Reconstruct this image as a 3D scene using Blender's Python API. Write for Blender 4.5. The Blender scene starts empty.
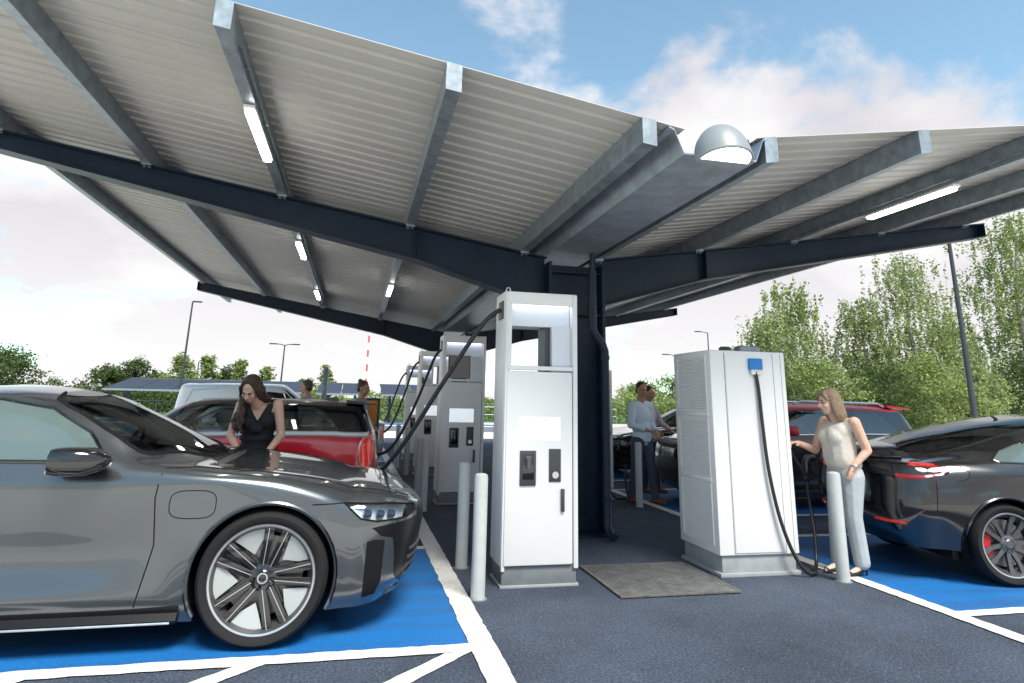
import bpy, bmesh, math, random
import numpy as np
from mathutils import Vector, Matrix, Euler
from mathutils.geometry import delaunay_2d_cdt
R = math.radians
rnd = random.Random(7)
scene = bpy.context.scene
COL = scene.collection
# ------------------------------------------------------------------ helpers
def tag(o, label=None, cat=None, group=None, kind=None):
    if label: o['label'] = label
    if cat: o['category'] = cat
    if group: o['group'] = group
    if kind: o['kind'] = kind
    return o
def empty(name, loc=(0, 0, 0), rz=0.0, parent=None):
    o = bpy.data.objects.new(name, None); COL.objects.link(o)
    o.location = loc; o.rotation_euler = (0, 0, rz); o.empty_display_size = .1
    if parent: o.parent = parent
    return o
def thing(name, label, cat, loc=(0, 0, 0), rz=0.0, group=None):
    return tag(empty(name, loc, rz), label, cat, group)
def link(name, me, mat=None, parent=None):
    o = bpy.data.objects.new(name, me); COL.objects.link(o)
    if mat is not None:
        for m in (mat if isinstance(mat, (list, tuple)) else [mat]): me.materials.append(m)
    if parent: o.parent = parent
    return o
def copy_tree(o, parent=None):
    c = o.copy(); COL.objects.link(c)
    if parent: c.parent = parent
    for ch in list(o.children): copy_tree(ch, c)
    return c
class MB:
    def __init__(self): self.v = []; self.f = []; self.mi = []
    def add(self, vs, fs, mi=0):
        b = len(self.v); self.v += [tuple(p) for p in vs]
        for f in fs: self.f.append([b + i for i in f]); self.mi.append(mi)
        return self
    def bm(self, bm, M=None, mi=0):
        bm.verts.ensure_lookup_table(); bm.verts.index_update()
        self.add([(M @ v.co if M else v.co) for v in bm.verts], [[v.index for v in f.verts] for f in bm.faces], mi); bm.free(); return self
    def box(self, c, s, bev=0.0, rot=None, mi=0, seg=2):
        bm = bmesh.new(); bmesh.ops.create_cube(bm, size=1.0)
        for v in bm.verts: v.co = Vector((v.co.x * s[0], v.co.y * s[1], v.co.z * s[2]))
        if bev > 0: bmesh.ops.bevel(bm, geom=bm.edges[:], offset=bev, segments=seg, affect='EDGES', profile=.5)
        M = Matrix.Translation(c)
        if rot is not None: M = M @ Euler(rot).to_matrix().to_4x4()
        return self.bm(bm, M, mi)
    def bb(self, a, b, bev=0.0, mi=0):
        return self.box([(a[i] + b[i]) / 2 for i in range(3)], [abs(b[i] - a[i]) for i in range(3)], bev, None, mi)
    def cyl(self, a, b, r, r2=None, n=20, cap=True, mi=0):
        a = Vector(a); b = Vector(b); d = (b - a); q = d.to_track_quat('Z', 'Y').to_matrix(); r2 = r if r2 is None else r2
        vs = []; fs = []
        for i in range(n):
            t = 2 * math.pi * i / n; e = q @ Vector((math.cos(t), math.sin(t), 0)); vs.append(a + e * r)
        for i in range(n):
            t = 2 * math.pi * i / n; e = q @ Vector((math.cos(t), math.sin(t), 0)); vs.append(b + e * r2)
        for i in range(n): j = (i + 1) % n; fs.append([i, j, n + j, n + i])
        if cap: fs.append(list(range(n))[::-1]); fs.append(list(range(n, 2 * n)))
        return self.add(vs, fs, mi)
    def tube(self, pts, r, n=10, cap=True, mi=0, closed=False):
        P = [Vector(p) for p in pts]; m = len(P); vs = []; fs = []
        rr = r if isinstance(r, (list, tuple)) else [r] * m
        up = Vector((0, 0, 1)); prev = None
        for i in range(m):
            if closed: d = P[(i + 1) % m] - P[i - 1]
            else: d = P[min(i + 1, m - 1)] - P[max(i - 1, 0)]
            if d.length < 1e-9: d = Vector((0, 0, 1))
            d.normalize()
            if prev is None: e = d.orthogonal().normalized()
            else: e = (prev - d * prev.dot(d)); e = e.normalized() if e.length > 1e-6 else d.orthogonal().normalized()
            prev = e; g = d.cross(e)
            for k in range(n):
                t = 2 * math.pi * k / n; vs.append(P[i] + (e * math.cos(t) + g * math.sin(t)) * rr[i])
        for i in range(m if closed else m - 1):
            for k in range(n):
                l = (k + 1) % n; i2 = (i + 1) % m; fs.append([i * n + k, i * n + l, i2 * n + l, i2 * n + k])
        if cap and not closed: fs.append(list(range(n))[::-1]); fs.append([(m - 1) * n + k for k in range(n)])
        return self.add(vs, fs, mi)
    def lathe(self, prof, n=48, axis='Z', M=None, mi=0, closed=False):
        vs = []; fs = []; m = len(prof)
        for i in range(n):
            t = 2 * math.pi * i / n; c, s = math.cos(t), math.sin(t)
            for (r, h) in prof:
                p = Vector((r * c, r * s, h)) if axis == 'Z' else Vector((r * c, h, r * s))
                vs.append(M @ p if M else p)
        for i in range(n):
            j = (i + 1) % n
            for k in range(m if closed else m - 1):
                l = (k + 1) % m; fs.append([i * m + k, j * m + k, j * m + l, i * m + l])
        return self.add(vs, fs, mi)
    def prism(self, poly, a, b, axis='Y', mi=0):
        n = len(poly); vs = []
        for h in (a, b):
            for (p, q) in poly: vs.append({'Y': (p, h, q), 'X': (h, p, q), 'Z': (p, q, h)}[axis])
        fs = [list(range(n))[::-1], [n + i for i in range(n)]] + [[i, (i + 1) % n, n + (i + 1) % n, n + i] for i in range(n)]
        return self.add(vs, fs, mi)
    def quad(self, a, b, c, d, mi=0): return self.add([a, b, c, d], [[0, 1, 2, 3]], mi)
    def build(self, name, mat=None, parent=None, smooth=38):
        me = bpy.data.meshes.new(name); me.from_pydata(self.v, [], self.f)
        bm = bmesh.new(); bm.from_mesh(me); bmesh.ops.recalc_face_normals(bm, faces=bm.faces[:])
        bm.to_mesh(me); bm.free()
        me.polygons.foreach_set('material_index', self.mi)
        if smooth:
            me.shade_smooth(); me.set_sharp_from_angle(angle=R(smooth))
        me.update()
        return link(name, me, mat, parent)
def fastmesh(name, V, F):
    me = bpy.data.meshes.new(name); V = np.asarray(V, np.float32); F = np.asarray(F, np.int32); k = F.shape[1]
    me.vertices.add(len(V)); me.vertices.foreach_set('co', V.ravel())
    me.loops.add(F.size); me.loops.foreach_set('vertex_index', F.ravel())
    me.polygons.add(len(F)); me.polygons.foreach_set('loop_start', np.arange(0, F.size, k, dtype=np.int32))
    me.polygons.foreach_set('loop_total', np.full(len(F), k, np.int32)); me.update(); me.validate(); return me
# ------------------------------------------------------------------ materials
MATS = {}
def nodes(m): return m.node_tree.nodes, m.node_tree.links
def mat(name, col, rough=.5, metal=0., spec=.5, coat=0., var=0., vscale=6., bump=0., bscale=40., emit=None, estr=0., stretch=None, trans=0., subs=0.):
    m = bpy.data.materials.new(name); m.use_nodes = True; N, L = nodes(m); p = N['Principled BSDF']
    c = (*col, 1); p.inputs['Base Color'].default_value = c; p.inputs['Roughness'].default_value = rough
    p.inputs['Metallic'].default_value = metal; p.inputs['Specular IOR Level'].default_value = spec; p.inputs['Coat Weight'].default_value = coat
    p.inputs['Coat Roughness'].default_value = .03
    if subs: p.inputs['Subsurface Weight'].default_value = subs; p.inputs['Subsurface Radius'].default_value = (.01, .004, .002)
    tc = N.new('ShaderNodeTexCoord'); mp = N.new('ShaderNodeMapping'); L.new(tc.outputs['Object'], mp.inputs['Vector'])
    if stretch: mp.inputs['Scale'].default_value = stretch
    if var:
        n = N.new('ShaderNodeTexNoise'); n.inputs['Scale'].default_value = vscale; n.inputs['Detail'].default_value = 6; n.inputs['Roughness'].default_value = .65
        L.new(mp.outputs[0], n.inputs['Vector'])
        mx = N.new('ShaderNodeMix'); mx.data_type = 'RGBA'; mx.inputs[6].default_value = tuple(x * (1 - var) for x in col) + (1,); mx.inputs[7].default_value = tuple(min(1, x * (1 + var)) for x in col) + (1,)
        r = N.new('ShaderNodeMapRange'); r.inputs[1].default_value = .3; r.inputs[2].default_value = .7
        L.new(n.outputs[0], r.inputs[0]); L.new(r.outputs[0], mx.inputs[0]); L.new(mx.outputs[2], p.inputs['Base Color'])
        rr = N.new('ShaderNodeMapRange'); rr.inputs[3].default_value = max(.02, rough - .08); rr.inputs[4].default_value = min(1, rough + .08)
        L.new(n.outputs[0], rr.inputs[0]); L.new(rr.outputs[0], p.inputs['Roughness'])
    if bump:
        n = N.new('ShaderNodeTexNoise'); n.inputs['Scale'].default_value = bscale; n.inputs['Detail'].default_value = 4
        L.new(mp.outputs[0], n.inputs['Vector']); b = N.new('ShaderNodeBump'); b.inputs['Strength'].default_value = bump; b.inputs['Distance'].default_value = .01
        L.new(n.outputs[0], b.inputs['Height']); L.new(b.outputs[0], p.inputs['Normal'])
    if emit: p.inputs['Emission Color'].default_value = (*emit, 1); p.inputs['Emission Strength'].default_value = estr
    MATS[name] = m; return m
def glass_mat(name, tint, base=.06, refl=1.0, painted_sheen=None):
    m = bpy.data.materials.new(name); m.use_nodes = True; N, L = nodes(m); N.remove(N['Principled BSDF'])
    out = N['Material Output']; tr = N.new('ShaderNodeBsdfTransparent'); tr.inputs[0].default_value = (*tint, 1)
    gl = N.new('ShaderNodeBsdfGlossy'); gl.inputs['Roughness'].default_value = .01; gl.inputs[0].default_value = (.96, 1, .99, 1)
    fr = N.new('ShaderNodeFresnel'); fr.inputs[0].default_value = 1.5
    mr = N.new('ShaderNodeMapRange'); mr.inputs[1].default_value = .04; mr.inputs[2].default_value = 1; mr.inputs[3].default_value = base; mr.inputs[4].default_value = refl
    L.new(fr.outputs[0], mr.inputs[0]); mx = N.new('ShaderNodeMixShader'); L.new(mr.outputs[0], mx.inputs[0]); 
    src = tr.outputs[0]
    if painted_sheen:  # diffuse colour mixed in to imitate light reflected by the pane
        df = N.new('ShaderNodeBsdfDiffuse'); df.inputs[0].default_value = (*painted_sheen[0], 1); fm = N.new('ShaderNodeMixShader'); fm.inputs[0].default_value = painted_sheen[1]
        L.new(tr.outputs[0], fm.inputs[1]); L.new(df.outputs[0], fm.inputs[2]); src = fm.outputs[0]
    L.new(src, mx.inputs[1]); L.new(gl.outputs[0], mx.inputs[2]); L.new(mx.outputs[0], out.inputs[0])
    MATS[name] = m; return m
def paint_mat(name, col, metal=.0, rough=.35, flake=False, coat=1.0):
    """car paint; the inner face of the panel is a dark lining"""
    m = bpy.data.materials.new(name); m.use_nodes = True; N, L = nodes(m); p = N['Principled BSDF']
    g = N.new('ShaderNodeNewGeometry'); mx = N.new('ShaderNodeMix'); mx.data_type = 'RGBA'
    mx.inputs[6].default_value = (*col, 1); mx.inputs[7].default_value = (.03, .03, .032, 1)
    L.new(g.outputs['Backfacing'], mx.inputs[0]); L.new(mx.outputs[2], p.inputs['Base Color'])
    mm = N.new('ShaderNodeMath'); mm.operation = 'MULTIPLY_ADD'; mm.inputs[1].default_value = -metal; mm.inputs[2].default_value = metal
    L.new(g.outputs['Backfacing'], mm.inputs[0]); L.new(mm.outputs[0], p.inputs['Metallic'])
    p.inputs['Roughness'].default_value = rough
    cm = N.new('ShaderNodeMath'); cm.operation = 'MULTIPLY_ADD'; cm.inputs[1].default_value = -coat; cm.inputs[2].default_value = coat
    L.new(g.outputs['Backfacing'], cm.inputs[0]); L.new(cm.outputs[0], p.inputs['Coat Weight']); p.inputs['Coat Roughness'].default_value = .02
    p.inputs['Specular IOR Level'].default_value = .5
    MATS[name] = m; return m
def asphalt_mat(name, col, stains=True, speck=.5):
    m = bpy.data.materials.new(name); m.use_nodes = True; N, L = nodes(m); p = N['Principled BSDF']
    tc = N.new('ShaderNodeTexCoord')
    v = N.new('ShaderNodeTexVoronoi'); v.inputs['Scale'].default_value = 85; L.new(tc.outputs['Object'], v.inputs['Vector'])
    n = N.new('ShaderNodeTexNoise'); n.inputs['Scale'].default_value = .9; n.inputs['Detail'].default_value = 10; n.inputs['Roughness'].default_value = .68; L.new(tc.outputs['Object'], n.inputs['Vector'])
    n2 = N.new('ShaderNodeTexNoise'); n2.inputs['Scale'].default_value = 62; n2.inputs['Detail'].default_value = 3; n2.inputs['Roughness'].default_value = .6; L.new(tc.outputs['Object'], n2.inputs['Vector'])
    a = N.new('ShaderNodeMix'); a.data_type = 'RGBA'; a.inputs[6].default_value = tuple(c * .62 for c in col) + (1,); a.inputs[7].default_value = tuple(c * 1.42 for c in col) + (1,)
    r = N.new('ShaderNodeMapRange'); r.inputs[1].default_value = .3; r.inputs[2].default_value = .72; L.new(n.outputs[0], r.inputs[0]); L.new(r.outputs[0], a.inputs[0])
    b = N.new('ShaderNodeMix'); b.data_type = 'RGBA'; b.blend_type = 'MULTIPLY'; b.inputs[0].default_value = speck
    cr = N.new('ShaderNodeMapRange'); cr.inputs[1].default_value = .35; cr.inputs[2].default_value = .7; cr.inputs[3].default_value = .35; cr.inputs[4].default_value = 1.6; L.new(n2.outputs[0], cr.inputs[0])
    L.new(a.outputs[2], b.inputs[6]); L.new(cr.outputs[0], b.inputs[7])
    v2 = N.new('ShaderNodeTexVoronoi'); v2.inputs['Scale'].default_value = 48; L.new(tc.outputs['Object'], v2.inputs['Vector'])
    st = N.new('ShaderNodeMapRange'); st.inputs[1].default_value = .16; st.inputs[2].default_value = .24; st.inputs[3].default_value = 1; st.inputs[4].default_value = 0; L.new(v2.outputs['Distance'], st.inputs[0])
    sx = N.new('ShaderNodeSeparateColor'); L.new(v2.outputs['Color'], sx.inputs[0]); gt = N.new('ShaderNodeMath'); gt.operation = 'GREATER_THAN'; gt.inputs[1].default_value = .72; L.new(sx.outputs[0], gt.inputs[0])
    ml = N.new('ShaderNodeMath'); ml.operation = 'MULTIPLY'; L.new(st.outputs[0], ml.inputs[0]); L.new(gt.outputs[0], ml.inputs[1])
    ag = N.new('ShaderNodeMix'); ag.data_type = 'RGBA'; ag.inputs[7].default_value = tuple(min(1, c * 2.3 + .02) for c in col) + (1,); L.new(ml.outputs[0], ag.inputs[0]); L.new(b.outputs[2], ag.inputs[6]); L.new(ag.outputs[2], p.inputs['Base Color'])
    p.inputs['Roughness'].default_value = .82; p.inputs['Specular IOR Level'].default_value = .35
    bp = N.new('ShaderNodeBump'); bp.inputs['Strength'].default_value = .7; bp.inputs['Distance'].default_value = .006
    ad = N.new('ShaderNodeMath'); L.new(v.outputs['Distance'], ad.inputs[0]); L.new(n2.outputs[0], ad.inputs[1]); L.new(ad.outputs[0], bp.inputs['Height']); L.new(bp.outputs[0], p.inputs['Normal'])
    MATS[name] = m; return m
def worn_paint(name, col, under, wear=.42, rough=.6, streak=0.0):
    m = bpy.data.materials.new(name); m.use_nodes = True; N, L = nodes(m); p = N['Principled BSDF']
    tc = N.new('ShaderNodeTexCoord')
    n = N.new('ShaderNodeTexNoise'); n.inputs['Scale'].default_value = 55; n.inputs['Detail'].default_value = 6; n.inputs['Roughness'].default_value = .7; L.new(tc.outputs['Object'], n.inputs['Vector'])
    n3 = N.new('ShaderNodeTexNoise'); n3.inputs['Scale'].default_value = 1.6; n3.inputs['Detail'].default_value = 7; n3.inputs['Roughness'].default_value = .6; L.new(tc.outputs['Object'], n3.inputs['Vector'])
    r = N.new('ShaderNodeMapRange'); r.inputs[1].default_value = wear - .1; r.inputs[2].default_value = wear; L.new(n.outputs[0], r.inputs[0])
    c = N.new('ShaderNodeMix'); c.data_type = 'RGBA'; c.inputs[6].default_value = tuple(x * .78 for x in col) + (1,); c.inputs[7].default_value = tuple(min(1, x * 1.15) for x in col) + (1,)
    L.new(n3.outputs[0], c.inputs[0])
    a = N.new('ShaderNodeMix'); a.data_type = 'RGBA'; a.inputs[6].default_value = (*under, 1); L.new(c.outputs[2], a.inputs[7]); L.new(r.outputs[0], a.inputs[0]); L.new(a.outputs[2], p.inputs['Base Color'])
    if streak:
        mp = N.new('ShaderNodeMapping'); mp.inputs['Scale'].default_value = (.35, 4.2, 1); L.new(tc.outputs['Object'], mp.inputs['Vector'])
        ns = N.new('ShaderNodeTexNoise'); ns.inputs['Scale'].default_value = 1.0; ns.inputs['Detail'].default_value = 7; ns.inputs['Roughness'].default_value = .7; L.new(mp.outputs[0], ns.inputs['Vector'])
        rs_ = N.new('ShaderNodeMapRange'); rs_.inputs[1].default_value = .46; rs_.inputs[2].default_value = .68; rs_.inputs[3].default_value = 0; rs_.inputs[4].default_value = streak; L.new(ns.outputs[0], rs_.inputs[0])
        vg = N.new('ShaderNodeTexVoronoi'); vg.inputs['Scale'].default_value = 95; L.new(tc.outputs['Object'], vg.inputs['Vector'])
        gr = N.new('ShaderNodeMapRange'); gr.inputs[1].default_value = .1; gr.inputs[2].default_value = .7; gr.inputs[3].default_value = 1.22; gr.inputs[4].default_value = .70; L.new(vg.outputs['Distance'], gr.inputs[0])
        m1 = N.new('ShaderNodeMix'); m1.data_type = 'RGBA'; m1.inputs[7].default_value = tuple(x * .5 + .02 for x in under) + (1,); L.new(rs_.outputs[0], m1.inputs[0]); L.new(a.outputs[2], m1.inputs[6])
        m2 = N.new('ShaderNodeMix'); m2.data_type = 'RGBA'; m2.blend_type = 'MULTIPLY'; m2.inputs[0].default_value = .8; L.new(m1.outputs[2], m2.inputs[6]); L.new(gr.outputs[0], m2.inputs[7]); L.new(m2.outputs[2], p.inputs['Base Color'])
    p.inputs['Roughness'].default_value = rough
    bp = N.new('ShaderNodeBump'); bp.inputs['Strength'].default_value = .45; bp.inputs['Distance'].default_value = .005; L.new(n.outputs[0], bp.inputs['Height']); L.new(bp.outputs[0], p.inputs['Normal'])
    MATS[name] = m; return m
def leaf_mat(name, c1, c2, tr=.35):
    m = bpy.data.materials.new(name); m.use_nodes = True; N, L = nodes(m); N.remove(N['Principled BSDF']); out = N['Material Output']
    g = N.new('ShaderNodeNewGeometry'); mx = N.new('ShaderNodeMix'); mx.data_type = 'RGBA'; mx.inputs[6].default_value = (*c1, 1); mx.inputs[7].default_value = (*c2, 1)
    L.new(g.outputs['Random Per Island'], mx.inputs[0])
    d = N.new('ShaderNodeBsdfDiffuse'); t = N.new('ShaderNodeBsdfTranslucent'); L.new(mx.outputs[2], d.inputs[0]); L.new(mx.outputs[2], t.inputs[0])
    s = N.new('ShaderNodeMixShader'); s.inputs[0].default_value = tr; L.new(d.outputs[0], s.inputs[1]); L.new(t.outputs[0], s.inputs[2]); L.new(s.outputs[0], out.inputs[0])
    MATS[name] = m; return m
ASPH = asphalt_mat('asphalt', (.048, .064, .095), speck=.85)
ASPH2 = asphalt_mat('pale_asphalt', (.15, .155, .165), speck=.5)
BLUE = worn_paint('blue_bay_paint', (.006, .150, .46), (.03, .085, .20), wear=.40, streak=.55)
WHITE = worn_paint('white_line_paint', (.80, .80, .78), (.30, .31, .33), wear=.42, streak=.22)
FASC = mat('satin_black_fascia', (.006, .006, .007), rough=.32, spec=.22)
GALV = mat('galvanised_steel', (.27, .32, .36), rough=.42, metal=.55, var=.28, vscale=9, bump=.05)
GALVD = mat('galvanised_gutter', (.36, .41, .47), rough=.34, metal=.5, var=.25, vscale=5)
NAVY = mat('navy_painted_steel', (.009, .021, .042), rough=.4, spec=.3, var=.2, vscale=4)
SHEET = mat('pale_corrugated_sheet', (.49, .482, .455), rough=.5, var=.06, vscale=1.2, spec=.4)
SHEETTOP = SHEET
CWHITE = mat('white_powder_coat', (.82, .815, .80), rough=.38, var=.015, vscale=3, bump=.02, bscale=300)
CWHITE2 = mat('white_inner_panel', (.72, .75, .80), rough=.45)
CGREY = mat('grey_plinth', (.17, .19, .20), rough=.5, var=.12, vscale=8)
CGREYL = mat('pale_grey_plinth', (.33, .35, .36), rough=.5, var=.12, vscale=8)
SCREEN = mat('lit_screen', (.45, .5, .55), rough=.15, emit=(.86, .93, 1.0), estr=.27)
DARK = mat('dark_grey_plastic', (.05, .055, .06), rough=.4)
BLACK = mat('black_plastic', (.012, .012, .013), rough=.38)
BLACKG = mat('gloss_black', (.006, .006, .007), rough=.08, coat=1.)
MATTE = mat('matte_black', (.008, .008, .009), rough=.85, spec=.15)
CABLE = mat('black_cable_rubber', (.014, .015, .017), rough=.42)
BLUEBOX = mat('blue_plastic', (.01, .19, .55), rough=.35)
BOLL = mat('grey_bollard_paint', (.43, .46, .46), rough=.45, var=.08, vscale=10)
METAL = mat('brushed_metal', (.6, .62, .64), rough=.3, metal=1.)
LAMPG = mat('grey_lamp_shell', (.22, .25, .265), rough=.4)
LAMPE = mat('lamp_diffuser', (.9, .9, .85), emit=(1., .96, .88), estr=2.2)
TUBEE = mat('tube_diffuser', (.9, .9, .85), emit=(1., .97, .9), estr=7)
HEADL = mat('head_led_strip', (.8, .85, .9), emit=(.75, .8, 1.), estr=1.6)
TYRE = mat('tyre_rubber', (.013, .013, .014), rough=.85, spec=.3, bump=.15, bscale=60)
ALU = mat('silver_alloy', (.62, .64, .66), rough=.28, metal=.9)
ALUW = mat('bright_alloy_blade', (.40, .43, .43), rough=.38, metal=.2)
ALUG = mat('grey_alloy', (.13, .135, .145), rough=.35, metal=.7)
REDC = mat('red_caliper', (.55, .01, .015), rough=.35)
DISC = mat('brake_disc', (.28, .27, .26), rough=.4, metal=.9)
INT = mat('dark_upholstery', (.035, .036, .04), rough=.7)
INTL = mat('grey_upholstery', (.10, .10, .105), rough=.7)
PGREY = paint_mat('grey_metallic_paint', (.100, .113, .123), metal=.75, rough=.24)
PBLACK = paint_mat('black_car_paint', (.004, .004, .005), rough=.2)
PRED = paint_mat('red_car_paint', (.80, .010, .03), rough=.3)
PREDM = paint_mat('dull_red_paint', (.50, .012, .02), rough=.45, coat=.15)
PROOF = paint_mat('dull_black_roof', (.006, .006, .007), rough=.35, coat=.15)
PGREEN = paint_mat('green_car_paint', (.05, .55, .03), rough=.3)
PSILV = paint_mat('silver_car_paint', (.42, .45, .47), metal=.6, rough=.3)
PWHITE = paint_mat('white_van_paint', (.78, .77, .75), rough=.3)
GLS = glass_mat('tinted_glass_painted_sheen', (.36, .42, .42), .09, 1., ((.14, .20, .20), .60))  # tint plus a diffuse teal painted in for the reflected sky
GLH = glass_mat('light_tinted_glass', (.50, .56, .55), .12, 1.)
GLW = glass_mat('clear_windscreen', (.74, .80, .78), .06, .8)
GLD = glass_mat('dark_privacy_glass', (.06, .065, .07), .07, 1.)
GLL = glass_mat('lamp_lens', (.8, .85, .88), .03, .6)
TAILR = mat('red_lamp', (.42, .008, .010), rough=.1, coat=1., emit=(1, .06, .04), estr=.10, var=.5, vscale=22)
HLM = mat('lamp_bowl', (.62, .65, .68), rough=.3, metal=.2)
HLB = mat('lamp_blue', (.05, .08, .16), rough=.1, metal=.6)
SKIN = mat('skin', (.68, .42, .31), rough=.5, subs=.15, var=.08, vscale=18)
SKIN2 = mat('tanned_skin', (.46, .25, .16), rough=.5, subs=.12, var=.08, vscale=18)
HAIRB = mat('dark_brown_hair', (.048, .026, .016), rough=.42, bump=.9, bscale=26, stretch=(6, 6, .6), var=.5, vscale=30)
HAIRG = mat('ash_blonde_hair', (.27, .19, .125), rough=.45, bump=.9, bscale=26, stretch=(6, 6, .6), var=.45, vscale=30)
HAIRK = mat('black_hair', (.012, .01, .009), rough=.5, bump=.8, bscale=40)
CLB = mat('black_cloth', (.010, .011, .015), rough=.8, bump=.4, bscale=14)
CLCREAM = mat('cream_knit', (.62, .58, .52), rough=.85, bump=.5, bscale=60, var=.05)
CLTROU = mat('pale_grey_blue_cloth', (.40, .435, .455), rough=.85, bump=.5, bscale=12, var=.08)
CLSHIRT = mat('light_blue_shirt', (.62, .72, .84), rough=.8, bump=.5, bscale=12)
CLPINK = mat('mauve_grey_shirt', (.48, .42, .46), rough=.8, bump=.5, bscale=12)
CLNAVY = mat('navy_trouser_cloth', (.05, .06, .10), rough=.8, bump=.4, bscale=14)
CLBG = mat('blue_grey_shirt', (.25, .30, .37), rough=.8, bump=.4, bscale=14)
SHOEB = mat('brown_shoe_leather', (.22, .07, .025), rough=.4)
SHOEK = mat('black_shoe_leather', (.01, .01, .01), rough=.35)
LIP = mat('lips', (.36, .10, .09), rough=.4)
EYE = mat('eye', (.03, .02, .018), rough=.15)
EYEW = mat('eyebrow', (.03, .018, .012), rough=.7)
ORANGE = mat('orange_panel', (.75, .27, .015), rough=.45)
CHECK = mat('worn_steel_cover', (.19, .195, .20), rough=.55, metal=.6, var=.3, vscale=7)
RUST = mat('rusty_steel', (.11, .108, .104), rough=.7, var=.4, vscale=9)
POLE = mat('grey_pole', (.045, .055, .065), rough=.6, spec=.2)
SOLAR = mat('solar_panel_blue', (.035, .045, .065), rough=.65, spec=.2, var=.2, vscale=1.)
POSTB = mat('blue_carport_steel', (.03, .06, .15), rough=.45)
BARK = mat('bark', (.10, .08, .06), rough=.9, var=.4, vscale=6, bump=.5, bscale=20)
BARKW = mat('pale_birch_bark', (.30, .28, .25), rough=.85, var=.5, vscale=5, stretch=(1, 1, 3))
LEAF1 = leaf_mat('birch_leaf', (.15, .215, .075), (.40, .46, .21))
LEAF2 = leaf_mat('dark_leaf', (.05, .09, .033), (.14, .19, .075))
LEAF3 = leaf_mat('yellow_green_leaf', (.14, .21, .065), (.35, .42, .16))
GRASS = mat('grass', (.075, .13, .03), rough=.9, var=.4, vscale=3, bump=.8, bscale=30)
REDM = mat('red_mast_paint', (.6, .03, .03), rough=.5)
# ------------------------------------------------------------------ camera, light, sky
CAM = bpy.data.cameras.new('camera'); cam = bpy.data.objects.new('camera', CAM); COL.objects.link(cam); scene.camera = cam
def camray(u, v): return np.array([u - 512., -(v - 235.), -650.])
_row = camray(355, 397); _row /= np.linalg.norm(_row)
_up = -camray(566, -2320); _up = _up if _up[1] > 0 else -_up
_up = _up - _row * (_up @ _row); _up /= np.linalg.norm(_up)
_x = np.cross(_row, _up)
W3 = Matrix((tuple(_x), tuple(_row), tuple(_up)))
M4 = W3.to_4x4(); M4.translation = (0, 0, 1.47); cam.matrix_world = M4
CAM.sensor_width = 36; CAM.lens = 650 / 1024 * 36; CAM.shift_x = 0; CAM.shift_y = -(341.5 - 235) / 1024; CAM.clip_start = .05; CAM.clip_end = 3000
SUN_EL, SUN_AZ = 56., 163.      # azimuth clockwise from +Y
sd = Vector((math.sin(R(SUN_AZ)) * math.cos(R(SUN_EL)), math.cos(R(SUN_AZ)) * math.cos(R(SUN_EL)), math.sin(R(SUN_EL))))
sl = bpy.data.lights.new('sun', 'SUN'); sl.energy = 2.5; sl.angle = R(25); sl.color = (1, .93, .83)
so = bpy.data.objects.new('sun', sl); COL.objects.link(so); so.rotation_euler = (-sd).to_track_quat('-Z', 'Y').to_euler()
wd = bpy.data.worlds.new('World'); scene.world = wd; wd.use_nodes = True
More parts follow.
